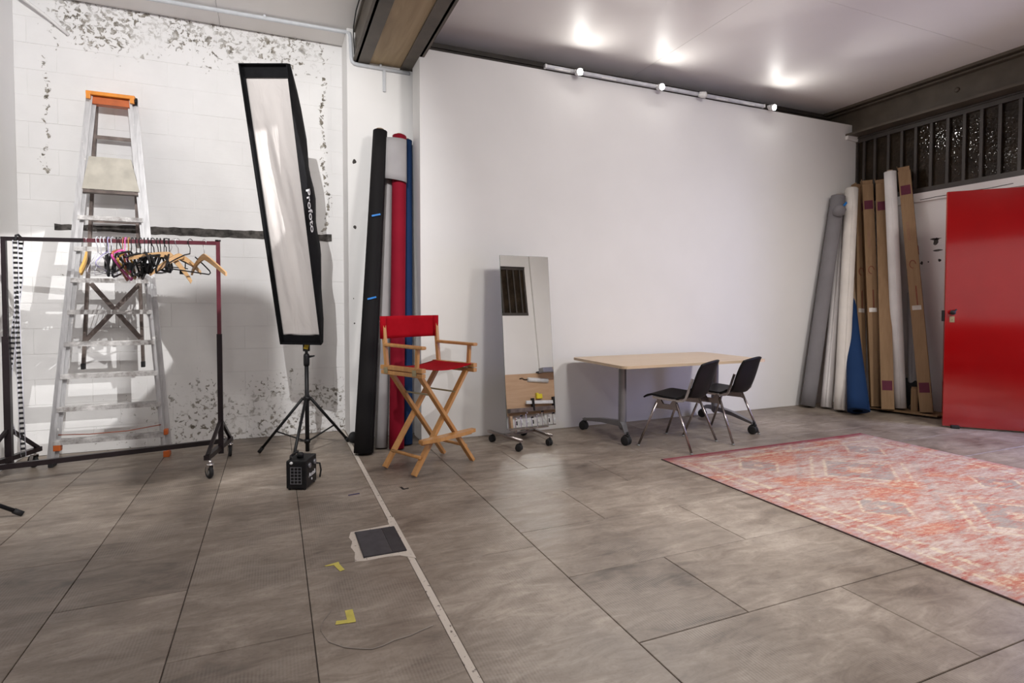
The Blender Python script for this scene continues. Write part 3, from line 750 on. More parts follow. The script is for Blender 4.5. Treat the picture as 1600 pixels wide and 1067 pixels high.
ld = thing('step_ladder', 'tall aluminium step ladder with orange top leaning on peeling wall', 'ladder', (-1.2, 5.4, 0), world=True)
for fn in (lx, rx):
    q = B(); s = 1 if fn is lx else -1
    a, c = V((fn(0.04), yf(0.04), 0.04)), V((fn(2.93), yf(2.93), 2.93))
    q.beam(a, c, 0.006, 0.075, (1, 0, 0))
    for dy in (-0.035, 0.035): q.beam(a + V((s * 0.008, dy, 0)), c + V((s * 0.008, dy, 0)), 0.019, 0.005, (0, 1, 0) if False else (0, 1, 0.0))
    q.out('side_rail', 'alu', ld)
for k in range(8):
    z = 0.188 + 0.2505 * k
    q = B(); y = yf(z)
    xa, xb = lx(z) + .004, rx(z) - .004
    q.box(((xa + xb) / 2, y - 0.005, z + 0.006), (xb - xa, 0.085, 0.010)); q.box(((xa + xb) / 2, y - 0.046, z - 0.006), (xb - xa, 0.006, 0.032)); q.box(((xa + xb) / 2, y + 0.036, z - 0.004), (xb - xa, 0.006, 0.022))
    for i in range(5): q.box(((xa + xb) / 2, y - 0.035 + i * .016, z + 0.0125), (xb - xa - .01, 0.004, 0.003))
    q.out('tread', 'tread', ld)
# folded platform
zb_, zt_ = 2.17, 2.44
q = B(); ya, yt = yf(zb_) - .045, yf(zt_) - 0.02
q.add([(lx(zb_) + .012, ya, zb_), (rx(zb_) - .006, ya, zb_), (rx(zt_) - .05, yt, zt_), (lx(zt_) + .03, yt, zt_), (lx(zb_) + .012, ya + .02, zb_), (rx(zb_) - .006, ya + .02, zb_), (rx(zt_) - .05, yt + .02, zt_), (lx(zt_) + .03, yt + .02, zt_)],
      [(0, 1, 2, 3), (7, 6, 5, 4), (0, 4, 5, 1), (1, 5, 6, 2), (2, 6, 7, 3), (3, 7, 4, 0)])
q.out('platform', 'creamp', ld)
B().box(((lx(2.15) + rx(2.15)) / 2, yf(2.15), 2.155), (rx(2.15) - lx(2.15) - .01, 0.07, 0.022)).out('platform_bearer', 'brownalu', ld)
cp = B().box((-1.2115, 5.60, 2.952), (0.335, 0.12, 0.030), bev=0.006).box((-1.36, 5.545, 2.925), (0.03, 0.03, 0.05), bev=0.004).box((-1.063, 5.545, 2.925), (0.03, 0.03, 0.05), bev=0.004)
cp.out('top_cap', 'orange', ld)
B().box((-1.2115, 5.60, 2.90), (0.27, 0.075, 0.055), bev=0.004).out('top_brace', 'dorange', ld)
B().lathe([(0, -.012), (0.03, -.012), (0.03, .012), (0, .012)], (-1.045, 5.58, 2.93), (1, 0, 0), 14).out('hinge', 'black', ld)
# rear frame, folded in
for xa, xb in ((-1.338, -1.462), (-1.084, -1.041)):
    q = B().beam((xb, 5.655, 0.735), (xa, 5.675, 2.90), 0.035, 0.022, (1, 0, 0)); q.out('rear_leg', 'brownalu', ld)
    B().box((xb, 5.652, 0.735), (0.028, 0.042, 0.05), bev=0.005).out('rear_foot', 'rubber', ld)
B().beam((-1.395, 5.638, 1.42), (-1.052, 5.638, 0.955), 0.036, 0.004, (0, 1, 0)).out('cross_brace', 'brownalu', ld)
B().beam((-1.052, 5.630, 1.42), (-1.452, 5.630, 0.93), 0.036, 0.004, (0, 1, 0)).out('cross_brace', 'brownalu', ld)
for z in (1.94, 2.63): B().box(((-1.40 - 1.06) / 2, 5.668, z), (0.30, 0.015, 0.03)).out('rear_bar', 'brownalu', ld)
# feet and orange blocks
B().box((lx(0.03), yf(.03), 0.026), (0.035, 0.09, 0.052), bev=0.006).out('foot', 'rubber', ld)
B().box((rx(0.03), yf(.03), 0.026), (0.045, 0.09, 0.052), bev=0.006).out('foot', 'dorange', ld)
B().box((lx(0.15) + .028, yf(.15) - .02, 0.145), (0.048, 0.05, 0.05), bev=0.006).out('step_bracket', 'dorange', ld)
B().box((rx(0.20) + .012, yf(.2) - .03, 0.205), (0.030, 0.05, 0.045), bev=0.006).out('step_bracket', 'dorange', ld)
B().path([(lx(.25) + .02, yf(.25) - .01, 0.238), (-1.35, yf(.25) - .02, 0.228), (-1.1, yf(.25) - .02, 0.232), (rx(.26) - .01, yf(.26) - .01, 0.262)], 0.004, 6).out('safety_strap', 'brownp', ld)

# ================================================================== CASTERS


def caster(parent, p, yaw, rad, hub='hub', wheelmat='rubber', twin=False, stem=0.03):
    """p: floor contact point in the parent's coordinates"""
    p = V(p); ax = V((math.cos(yaw), math.sin(yaw), 0)); fw = V((-ax.y, ax.x, 0)); c = p + V((0, 0, rad))
    f = B(); wd = rad * (0.75 if twin else 0.5)
    top = c + V((0, 0, rad * 1.15)) - fw * rad * 0.35
    f.tube(top, top + V((0, 0, stem)), rad * 0.22, n=10)
    f.lathe([(0, -rad * .12), (rad * .5, -rad * .12), (rad * .5, rad * .08), (0, rad * .08)], top, (0, 0, 1), 14)
    if not twin:
        for s in (-1, 1): f.beam(c + ax * s * wd * .72, top + ax * s * wd * .72 - V((0, 0, rad * .05)), rad * .7, rad * .10, ax)
    else:
        f.lathe([(0, -wd * .15), (rad * 1.08, -wd * .15), (rad * 1.08, wd * .15), (0, wd * .15)], c + V((0, 0, rad * .12)), ax, 16)
    o = f.out('caster', 'chrome' if not twin else wheelmat, parent, rel=True)
    wls = ((0, wd),) if not twin else ((-wd * .62, wd * .55), (wd * .62, wd * .55))
    for off, t in wls:
        wb_ = B().lathe([(rad * .45, -t * .5), (rad * .9, -t * .5), (rad, -t * .3), (rad, t * .3), (rad * .9, t * .5), (rad * .45, t * .5)], c + ax * off, ax, 22)
        sub(wb_, 'wheel', wheelmat, o, parent)
        if not twin: sub(B().lathe([(0, -t * .52), (rad * .55, -t * .52), (rad * .55, t * .52), (0, t * .52)], c + ax * off, ax, 16), 'hub', hub, o, parent)
    return o


# ================================================================== CLOTHES RACK
RL, RR = V((-1.762, 5.085, 0)), V((-0.392, 4.845, 0))
RT = 1.712
rk = thing('clothes_rack', 'black rolling clothes rack in front of the ladder', 'clothes rack', (-1.08, 4.96, 0), world=True)
mid = RL.lerp(RR, 0.36)
B().beam(RL + V((0, 0, RT)), mid + V((0, 0, RT)), 0.028, 0.028).out('top_bar', 'rackblack', rk)
B().beam(mid + V((0, 0, RT)), RR + V((0, 0, RT)), 0.028, 0.028).out('top_bar', 'rackreflect', rk)
ZU = 1.02
B().beam(RR + V((0, 0, ZU)), RR + V((0, 0, RT + .014)), 0.028, 0.028, (0, 1, 0)).out('upper_post', 'rackreflect', rk)
B().beam(RR + V((0, 0, .10)), RR + V((0, 0, ZU)), 0.036, 0.036, (0, 1, 0)).out('lower_post', 'rackblack', rk)
B().beam(RL + V((0, 0, ZU)), RL + V((0, 0, RT + .014)), 0.028, 0.028, (0, 1, 0)).out('upper_post', 'rackblack', rk)
B().beam(RL + V((0, 0, .10)), RL + V((0, 0, ZU)), 0.040, 0.040, (0, 1, 0)).out('lower_post', 'rackblack', rk)
B().lathe([(0, 0), (0.02, 0), (0.02, .012), (0, .012)], RR + V((0, 0, RT + .014)), (0, 0, 1), 10).out('post_cap', 'rackblack', rk)
ZF = 0.145
fR0, fR1 = V((-0.462, 4.545, ZF)), V((-0.345, 5.14, ZF))
fL0, fL1 = V((-1.855, 4.80, ZF)), V((-1.668, 5.345, ZF))
for a, c, post in ((fR0, fR1, RR), (fL0, fL1, RL)):
    B().beam(a, c, 0.038, 0.034).out('foot_bar', 'rackblack', rk)
    for e in (a, c): B().beam(e.lerp((a + c) / 2, .06) + V((0, 0, .012)), V((post.x, post.y, 0.36)), 0.022, 0.022).out('brace', 'rackblack', rk)
B().beam(V((-0.352, 5.10, ZF - .005)), V((-1.845, 4.83, ZF - .005)), 0.030, 0.036).out('base_bar', 'rackblack', rk)
for p, yw in (((-0.445, 4.535, 0), 0.5), ((-0.352, 5.135, 0), 0.15), ((-1.715, 5.36, 0), 0.9), ((-1.84, 4.84, 0), 0.2)): caster(rk, p, yw, 0.048)

# chain of a paper-roll drive hung over the bar
ch = thing('plastic_chain', 'long black and white drive chain hanging from the clothes rack', 'chain', (-1.68, 5.07, 0.14), world=True)


def chain(pts, name):
    pts = [V(p) for p in pts]; q = B(); k = 0; step = 0.034
    for a, c in zip(pts[:-1], pts[1:]):
        L = (c - a).length; m = max(1, int(L / step))
        for i in range(m):
            p = a.lerp(c, (i + .5) / m); d = (c - a).normalized(); s = d.cross(V((0, -1, 0.0))).normalized()
            q.beam(p - s * .013, p + s * .013, 0.008, 0.016, d)
    return q


def edges(pts, name):
    q = B()
    for s in (-1, 1): q.path([V(p) + V((s * 0.0135, 0.0, 0)) for p in pts], 0.0035, 5)
    return q


s1 = [(-1.684, 5.045, 1.70), (-1.682, 5.043, 1.1), (-1.676, 5.043, 0.6), (-1.668, 5.043, 0.16)]
s2 = [(-1.670, 5.10, 1.70), (-1.678, 5.098, 1.42), (-1.70, 5.10, 1.25), (-1.735, 5.11, 0.95), (-1.775, 5.12, 0.62), (-1.77, 5.12, 0.42), (-1.745, 5.12, 0.30)]
for s in (s1, s2):
    st = chain(s, '').out('links', 'rubber', ch); st['kind'] = 'stuff'
    sub(edges(s, ''), 'side_cords', 'wirew', st, ch)
B().path([(-1.684, 5.045, 1.70), (-1.682, 5.055, 1.735), (-1.676, 5.075, 1.742), (-1.671, 5.095, 1.73), (-1.670, 5.10, 1.70)], 0.008, 6).out('top_loop', 'rubber', ch)

# ================================================================== HANGERS
ORD = 'first second third fourth fifth sixth seventh eighth ninth tenth eleventh twelfth thirteenth'.split()
BARD = (RR - RL).normalized()


def hook(b, r=0.0022):
    # hook over the bar, bar centre at (0,0,0); neck at z=-0.085
    pts = [(0.021, 0, -0.010)] + [(0.021 * math.cos(a), 0, 0.004 + 0.021 * math.sin(a)) for a in [R(q) for q in (10, 45, 80, 110, 140, 165)]] + [(-0.021, 0, -0.005), (-0.012, 0, -0.030), (0, 0, -0.045), (0, 0, -0.092)]
    b.path(pts, r, 6); return b


def hanger(kind, px, yaw, roll, label, group=None, mat=None, hw=0.21):
    t = (px - 8) / 335.0
    t = t * 0.93 / (0.93 + 0.07 * (1 - t)) if False else t
    p = RL.lerp(RR, t) + V((0, 0, RT + 0.004))
    th = thing(kind, label, 'hanger', p, R(yaw), group)
    th.rotation_euler = (0, R(roll), R(yaw))
    return th


def wood_hanger(px, yaw, roll, label, mat='hangwood'):
    th = hanger('wooden_hanger', px, yaw, roll, label, 'wooden hangers on the clothes rack')
    hook(B()).out('hook', 'wire', th)
    def arm(s):
        n = 12; P = []
        for i in range(n + 1):
            u = i / n
            zc = -0.100 - 0.012 * u - 0.115 * u ** 1.35
            hgt = 0.046 - 0.018 * u
            P.append((s * 0.215 * u, 0.035 * u * u, zc, hgt))
        return P
    q = B()
    for s in (-1, 1):
        P = arm(s); vs = []
        for x, y, z, h in P:
            for dy, dz in ((-.007, h / 2), (.007, h / 2), (.007, -h / 2), (-.007, -h / 2)): vs.append((x, y + dy, z + dz - .008))
        fs = []
        for i in range(len(P) - 1): fs += [(4 * i + k, 4 * i + (k + 1) % 4, 4 * i + 4 + (k + 1) % 4, 4 * i + 4 + k) for k in range(4)]
        fs += [(3, 2, 1, 0), tuple(4 * (len(P) - 1) + k for k in range(4))]
        q.add(vs, fs)
    q.out('body', mat, th)
    return th


def plastic_hanger(px, yaw, roll, label, mat='black', group=None, bar=True, r=0.0055, drop=0.11):
    th = hanger('plastic_hanger', px, yaw, roll, label, group)
    hook(B(), 0.003).out('hook', mat, th)
    pts = [(0, 0, -0.085)]
    L = [(-0.05, 0, -0.105), (-0.13, 0, -0.10 - drop * .5), (-0.195, 0, -0.10 - drop * .92), (-0.205, 0, -0.108 - drop), (-0.19, 0, -0.122 - drop)]
    Rr = [(-x, y, z) for x, y, z in reversed(L)]
    loop = [(0, 0, -0.088)] + L + ([(0, 0, -0.125 - drop)] if bar else []) + Rr
    B().path(loop, r, 6, closed=bar).out('frame', mat, th)
    return th


def clip_hanger(px, yaw, roll, label, group=None):
    th = hanger('clip_hanger', px, yaw, roll, label, group)
    hook(B(), 0.0035).out('hook', 'black', th)
    q = B().path([(-0.19, 0, -0.15), (-0.1, 0, -0.118), (0, 0, -0.095), (0.1, 0, -0.118), (0.19, 0, -0.15)], 0.008, 6)
    q.out('shoulder', 'black', th)
    B().tube((-0.17, 0, -0.185), (0.17, 0, -0.185), 0.004, n=6).tube((-0.15, 0, -0.14), (-0.15, 0, -0.185), 0.004, n=6).tube((0.15, 0, -0.14), (0.15, 0, -0.185), 0.004, n=6).out('clip_bar', 'black', th)
    for s in (-1, 1): B().box((s * 0.13, 0, -0.205), (0.034, 0.024, 0.055), bev=0.004).out('clip', 'black', th)
    return th


wood_hanger(271, 14, 22, 'wooden hanger at the front, its long arm pointing left')
wood_hanger(276, 48, -4, 'wooden hanger tucked right behind the foremost wooden one')
wood_hanger(320, -52, 2, 'wooden hanger hanging alone at the right end of the rack bar')
wood_hanger(131, 104, 0, 'orange wooden hanger seen edge-on at left of the hanger bunch', 'hangorange')
plastic_hanger(297, 52, 4, 'thin black hanger hanging between the wooden ones', 'black', None, False, 0.005, 0.10)
plastic_hanger(193, 84, 22, 'bright pink plastic hanger in the tangled bunch', 'pink', None, True, 0.008)
plastic_hanger(198, 86, 16, 'ochre plastic hanger just behind the pink one', 'ochre', None, True, 0.008)
plastic_hanger(189, 88, 24, 'red-brown hanger tangled below the pink one', 'brownp', None, True, 0.008)
plastic_hanger(166, 84, 10, 'lilac coated wire hanger at the left of the bunch', 'wirel', None, True, 0.003)
g = 'thin white wire hangers in the bunch'
for i, (px, yw, rl) in enumerate(((148, 84, -6), (154, 88, 4), (160, 80, -10), (172, 76, 8))):
    plastic_hanger(px, yw, rl, ORD[i] + ' thin white wire hanger from the left in the bunch', 'wirew', g, True, 0.0025)
g = 'black clip hangers in the bunch'
for i, (px, yw, rl) in enumerate(((216, 72, 4), (236, 62, -8), (258, 40, 3))):
    clip_hanger(px, yw, rl, ['leftmost', 'middle', 'rightmost'][i] + ' black hanger with two square clips in the tangled bunch', g)
g = 'black plastic hangers in the bunch'
for i, px in enumerate((163, 170, 178, 184, 203, 209, 222, 228, 233, 243, 248, 254, 262)):
    plastic_hanger(px, random.uniform(70, 112), random.uniform(-16, 20), ORD[i] + ' black plastic hanger from the left in the tangled bunch', 'black', g, True, random.uniform(0.006, 0.010), random.uniform(0.08, 0.12))

# ================================================================== LIGHT STANDS


def tripod(root, base, hub_z, collar_z, feet, r=0.011):
    base = V(base); hub = base + V((0, 0, hub_z)); col = base + V((0, 0, collar_z))
    B().lathe([(0, -.02), (.026, -.02), (.03, -.008), (.03, .012), (.022, .02), (0, .02)], hub, (0, 0, 1), 14).out('hub', 'black', root)
    B().lathe([(0, -.016), (.024, -.016), (.024, .016), (0, .016)], col, (0, 0, 1), 14).out('collar', 'black', root)
    for f in feet:
        f = V(f); d = (f - base); d.z = 0; d.normalize(); s = hub + d * 0.036
        lg = B().tube(s, f + V((0, 0, .012)), r, n=10).out('leg', 'black', root)
        sub(B().tube(f + (s - f).normalized() * .05 + V((0, 0, .01)), f + V((0, 0, .010)), r * 1.35, n=10), 'foot_cap', 'rubber', lg, root)
        m = s.lerp(f, 0.60)
        B().beam(col + d * .02, m, 0.016, 0.007).out('brace', 'black', root)


SB = V((0.238, 4.93, 0))
ls = thing('light_stand', 'black tripod light stand carrying the tall strip softbox', 'light stand', SB, world=True)
tripod(ls, SB, 0.47, 0.115, [(-0.133, 5.137, 0), (0.10, 4.49, 0), (0.603, 5.247, 0)], 0.012)
B().tube(SB + V((0, 0, .03)), SB + V((0, 0, .80)), 0.0165, n=14).out('lower_pole', 'black', ls)
B().lathe([(0, 0), (.022, 0), (.024, .02), (.024, .085), (.019, .10), (0, .10)], SB + V((0, 0, .74)), (0, 0, 1), 14).out('pole_clamp', 'black', ls)
B().tube(SB + V((0, 0, .80)), SB + V((0, 0, .92)), 0.0125, n=12).out('upper_pole', 'black', ls)
B().tube(SB + V((.02, -.01, .815)), SB + V((.062, -.025, .822)), 0.010, 0.006, n=10).out('clamp_knob', 'black', ls)
B().lathe([(0, -.012), (.05, -.012), (.05, .012), (0, .012)], SB + V((.40, .24, .055)), (0.5, -0.8, 0), 16).out('cable_reel', 'rubber', ls)
B().box(SB + V((.0, -.022, .905)), (0.034, 0.012, 0.05), (0, 0.25, 0), bev=0.002).out('tag', 'yellowtag', ls, label='yellow tag')
B().box(SB + V((0, 0, .90)), (0.055, 0.035, 0.08), bev=0.008).out('tilt_bracket', 'black', ls)

# strip softbox
yaw, pit, rol = R(25), -0.32, -0.015
nrm = V((-math.sin(yaw) * math.cos(pit), -math.cos(yaw) * math.cos(pit), math.sin(pit)))
ax_ = V((math.cos(yaw), -math.sin(yaw), 0)); bz = nrm.cross(ax_)
if bz.z < 0: bz = -bz
A_ = ax_ * math.cos(rol) + bz * math.sin(rol); B_ = bz * math.cos(rol) - ax_ * math.sin(rol)
KS = 0.962
SC0 = V((0.070 * KS, 4.75 * KS, 1.25 + 0.685 * KS)); SW, SH = 0.352 * KS, 2.168 * KS
sx = thing('strip_softbox', 'tall narrow strip softbox with black sides and white front', 'softbox', SC0, world=True)


def S(a, b_, d): return SC0 + A_ * a + B_ * b_ - nrm * d    # d: depth behind the front rim


hw, hh = SW / 2, SH / 2
# shell: rings from the rim back to the speed ring, sagging between the rods
rings = []
for d, kx, kz, bulge in ((0.0, 1, 1, 0), (0.06, 1.0, 1.0, 0.0), (0.16, .92, .84, .012), (0.27, .74, .60, .02), (0.37, .46, .20, .0)):
    ring = []
    segs = 14
    for side in range(4):
        for i in range(segs):
            u = -1 + 2 * i / segs
            if side == 0: a, c = hw * kx, u * hh * kz; e = (1 - u * u)
            elif side == 1: a, c = -u * hw * kx, hh * kz; e = 0
            elif side == 2: a, c = -hw * kx, -u * hh * kz; e = (1 - u * u)
            else: a, c = u * hw * kx, -hh * kz; e = 0
            wv = (0.010 * math.sin(9 * u + side) * (1 if d > .05 else 0))
            if side == 0: a += bulge * e * 1.2 + wv
            if side == 2: a -= bulge * e * 1.2 + wv
            ring.append(S(a, c, d))
    rings.append(ring)
q = B(); n = len(rings[0]); vs = [p for r_ in rings for p in r_]
fs = [(i * n + k, i * n + (k + 1) % n, (i + 1) * n + (k + 1) % n, (i + 1) * n + k) for i in range(len(rings) - 1) for k in range(n)]
q.add(vs, fs + [tuple(range((len(rings) - 1) * n, len(rings) * n))], True)
q.out('shell', 'nylon', sx)
q = B()   # front rim: lip and inner returns
for a, c, wd, ht in ((0, hh - .045, SW, .09), (0, -hh + .035, SW, .07), (-hw + .012, 0, .024, SH), (hw - .004, 0, .008, SH)):
    M3 = Matrix((A_, B_, nrm)).transposed()
    q.box(S(a, c, 0.030), (wd, ht, 0.004 if ht < .2 else .004), M3)
for a in (-hw + .003, hw - .003): q.box(S(a, 0, 0.015), (0.006, SH, 0.034), Matrix((A_, B_, nrm)).transposed())
for c in (-hh + .003, hh - .003): q.box(S(0, c, 0.015), (SW, 0.006, 0.034), Matrix((A_, B_, nrm)).transposed())
q.out('rim', 'nylon', sx)


def silk(u, v):
    a = (-hw + .018) + (SW - .024) * u; c = (-hh + .06) + (SH - .14) * v
    if v == 0: c += 0.012 * math.sin(u * 9)
    e = math.sin(PI * u) * math.sin(PI * v)
    w_ = (0.014 * math.sin(7 * u + 9 * v) + 0.007 * math.sin(15 * u - 5 * v + 1) + 0.004 * math.sin(27 * u + 16 * v)) * e
    return S(a, c, 0.040 + 0.018 * e + w_)


B().sheet(silk, 26, 80, 0.002).out('diffuser', 'silk', sx, label='creased white diffuser fabric')
cR = S(hw + .016, 0.03, 0.062)
M4 = frame(cR - SC0, -B_, -nrm)
text_mesh('brand_lettering', 'Profoto', 0.105, 'print', sx, M4)
B().tube(S(0, 0, .36), S(0, 0, .44), 0.06, n=16).out('speed_ring', 'black', sx)
# arm from the stand to the box
B().path([SB + V((0, 0, .93)), SB + V((.01, .12, 1.0)), S(0.0, -.62, .40), S(0, -.02, .46)], 0.012, 10).out('mounting_arm', 'black', ls)

# power pack
pk = thing('battery_pack', 'small black studio flash power pack on the floor', 'power pack', (0.159, 4.10, 0), math.atan2(-0.05, 0.119))
B().box((0, 0, 0.105), (0.135, 0.205, 0.19), bev=0.010).out('body', 'black', pk)
g_ = B()
for i in range(6): g_.box((0, -0.1045, 0.045 + i * .022), (0.075, 0.004, 0.003))
for i in range(4): g_.box((-0.036 + i * .024, -0.1045, 0.10), (0.003, 0.004, 0.115))
g_.out('vent_grille', 'greymetal', pk)
B().path([(-0.05, -0.07, 0.195), (-0.05, -0.06, 0.222), (-0.05, 0.06, 0.222), (-0.05, 0.07, 0.195)], 0.008, 8).out('handle', 'black', pk)
B().lathe([(0, 0), (.022, 0), (.022, .028), (.016, .036), (0, .036)], (0.0, -0.02, 0.2), (0, 0, 1), 14).out('top_knob', 'black', pk)
for yy in (-0.05, 0.05): B().lathe([(.012, 0), (.018, 0), (.018, .012), (.012, .012)], (0.067, yy, 0.155), (1, 0, 0), 14).out('socket', 'greymetal', pk)
B().lathe([(0, 0), (.010, 0), (.010, .006), (0, .006)], (-0.03, -0.103, 0.185), (0, -1, 0), 12).out('button', 'print', pk)
B().lathe([(0, 0), (.008, 0), (.008, .003), (0, .003)], (0.068, 0.0, 0.05), (1, 0, 0), 12).out('badge', 'print', pk)
text_mesh('model_lettering', 'AcuteB', 0.042, 'print', pk, frame((0.0682, 0.012, 0.085), (0, 1, 0), (0, 0, 1)))
B().path([(0.06, 0.10, 0.13), (0.08, 0.13, 0.12), (0.085, 0.14, 0.07), (0.07, 0.16, 0.012)], 0.006, 6).out('cable_plug', 'rubber', pk)
for sx_ in (-.05, .05):
    for sy_ in (-.085, .085): B().lathe([(0, 0), (.009, 0), (.009, .012), (0, .012)], (sx_, sy_, 0), (0, 0, 1), 10).out('rubber_foot', 'rubber', pk)

# second stand, only its foot reaches into the picture
S2 = V((-1.74, 4.02, 0))
s2 = thing('light_stand', 'black light stand leg reaching in at the left picture edge', 'light stand', S2, world=True)
tripod(s2, S2, 0.26, 0.08, [(-1.385, 4.155, 0), (-1.80, 3.64, 0), (-1.86, 4.20, 0)], 0.012)
B().tube(S2 + V((0, 0, .02)), S2 + V((0, 0, 1.5)), 0.016, n=12).out('pole', 'black', s2)

# ================================================================== PAPER ROLLS


def roll(name, a, c, r, mat, label, group, seam=0.6, r2=None, core=0.02, wob=0.0):
    a, c = V(a), V(c); r2 = r if r2 is None else r2
    t = thing(name, label, 'paper roll', a, 0, group, world=True)
    z = (c - a).normalized(); x = V((0, -1, 0)); x = (x - z * x.dot(z)).normalized(); y = z.cross(x)
    n = 40; m = 10; q = B(); vs = []; fs = []
    for j in range(m + 1):
        u = j / m; p = a.lerp(c, u); rr = r + (r2 - r) * u
        for i in range(n):
            an = seam + 2 * PI * i / (n - 1); ri = rr * (1 - 0.05 * i / (n - 1)) * (1 + wob * math.sin(3 * an + 4 * u) * (1 - u * .6))
            vs.append(p + (x * math.cos(an) + y * math.sin(an)) * ri)
    for j in range(m): fs += [(j * n + k, j * n + (k + 1) % n, (j + 1) * n + (k + 1) % n, (j + 1) * n + k) for k in range(n)]
    sm = [True] * len(fs)
    for k in range(m): sm[k * n + n - 1] = False
    # end rings around the core
    co = 0.45
    base = len(vs)
    for p, rr in ((a, r), (c, r2)): vs += [p + (x * math.cos(2 * PI * i / (n - 1) + seam) + y * math.sin(2 * PI * i / (n - 1) + seam)) * rr * co for i in range(n)]
    fs += [(k, base + k, base + k + 1, k + 1) for k in range(n - 1)]; sm += [False] * (n - 1)
    fs += [(m * n + k, m * n + k + 1, base + n + k + 1, base + n + k) for k in range(n - 1)]; sm += [False] * (n - 1)
    q.add(vs, fs, sm); q.out('paper', mat, t)
    k = B().lathe([(r * co * .8, 0.06), (r * co * 1.0, 0.06), (r * co, (c - a).length + core), (r * co * .8, (c - a).length + core)], a, z, 20)
    k.out('core', 'core', t)
    return t


g = 'backdrop rolls leaning on the pillar'
def lift(p, q, r):   # raise the tilted cylinder so its lower rim touches the floor
    z = (V(q) - V(p)).normalized(); return V((p[0], p[1], r * math.sqrt(max(0, 1 - z.z * z.z)) + .001))


def lroll(p, q, r, mat, label, **k): return roll('paper_roll', lift(p, q, r), q, r, mat, label, g, **k)


t = lroll((0.668, 4.755, 0), (0.893, 5.175, 2.80), 0.082, 'p_black', 'black paper backdrop roll leaning on the pillar, frontmost of four', r2=0.064, wob=0.02)
pa, pb = V((0.668, 4.755, 0)), V((0.893, 5.175, 2.80))
for z in (2.02, 1.30):
    u = z / 2.8; p = pa.lerp(pb, u) + V((0, -0.078, 0)); B().box(p + V((-.01, 0, 0)), (0.075, 0.012, 0.014), (0, -0.25, 0)).out('tape_strip', 'bluetape', t, label='blue tape')
t = lroll((0.835, 4.895, 0), (0.988, 5.285, 2.74), 0.058, 'p_grey', 'light grey paper backdrop roll between the black and red rolls', seam=2.2)


def flap(u, v):
    a = R(-78 + 156 * u); zc = 2.745 - 0.375 * v - (0.03 * u * v)
    return (1.028 + 0.104 * math.sin(a) - 0.014 * v, 5.205 - 0.095 * math.cos(a) ** .5 - .062 * v, zc)


B().sheet(flap, 16, 6, 0.0025).out('loose_sheet', 'p_grey', t, label='loose grey sheet end folded over the red roll')
lroll((0.950, 4.805, 0), (1.072, 5.200, 2.785), 0.064, 'p_red', 'crimson paper backdrop roll leaning behind the director chair', seam=1.2)
t = lroll((1.065, 4.935, 0), (1.156, 5.288, 2.775), 0.055, 'p_blue', 'navy blue paper backdrop roll next to the partition edge', seam=2.6)
B().box((1.105, 5.215, 2.64), (0.016, 0.05, 0.14), bev=0.003).out('tape_strip', 'bluetape', t, label='blue tape')

# ================================================================== LEANING ROLLS AND CARTONS AT THE RIGHT
g = 'rolls and cartons leaning in the right corner'
t = roll('fabric_roll', lift((5.935, 4.86, 0), (6.440, 4.885, 2.58), .085), (6.440, 4.885, 2.58), 0.082, 'p_dgrey', 'dark grey wrapped backdrop roll leaning in the corner, leftmost', g, seam=1.9, wob=0.05)
B().lathe([(0, -.07), (.05, -.06), (.07, -.02), (.066, .04), (.03, .07), (0, .075)], (6.345, 4.80, 2.38), (0.3, -0.2, 0.9), 16).out('knot', 'p_dgrey', t)
B().box((6.40, 4.765, 2.46), (0.07, 0.01, 0.025), (0, -0.7, 0)).out('tape_strip', 'bluetape', t, label='blue tape')
roll('paper_roll', lift((6.05, 4.70, 0), (6.60, 4.93, 2.45), .065), (6.60, 4.93, 2.45), 0.064, 'p_white', 'white paper roll squeezed between grey roll and cream roll', g, seam=5.2, wob=0.02)
roll('paper_roll', lift((6.03, 4.50, 0), (6.60, 4.83, 2.67), .07), (6.60, 4.83, 2.67), 0.074, 'p_cream', 'cream white paper roll standing left of the blue roll', g, seam=5.6)
roll('fabric_roll', lift((6.00, 4.27, 0), (6.56, 4.80, 1.52), .115), (6.56, 4.80, 1.52), 0.112, 'p_blue', 'navy blue fabric roll flaring out at its foot in the corner', g, r2=0.04, wob=0.07)


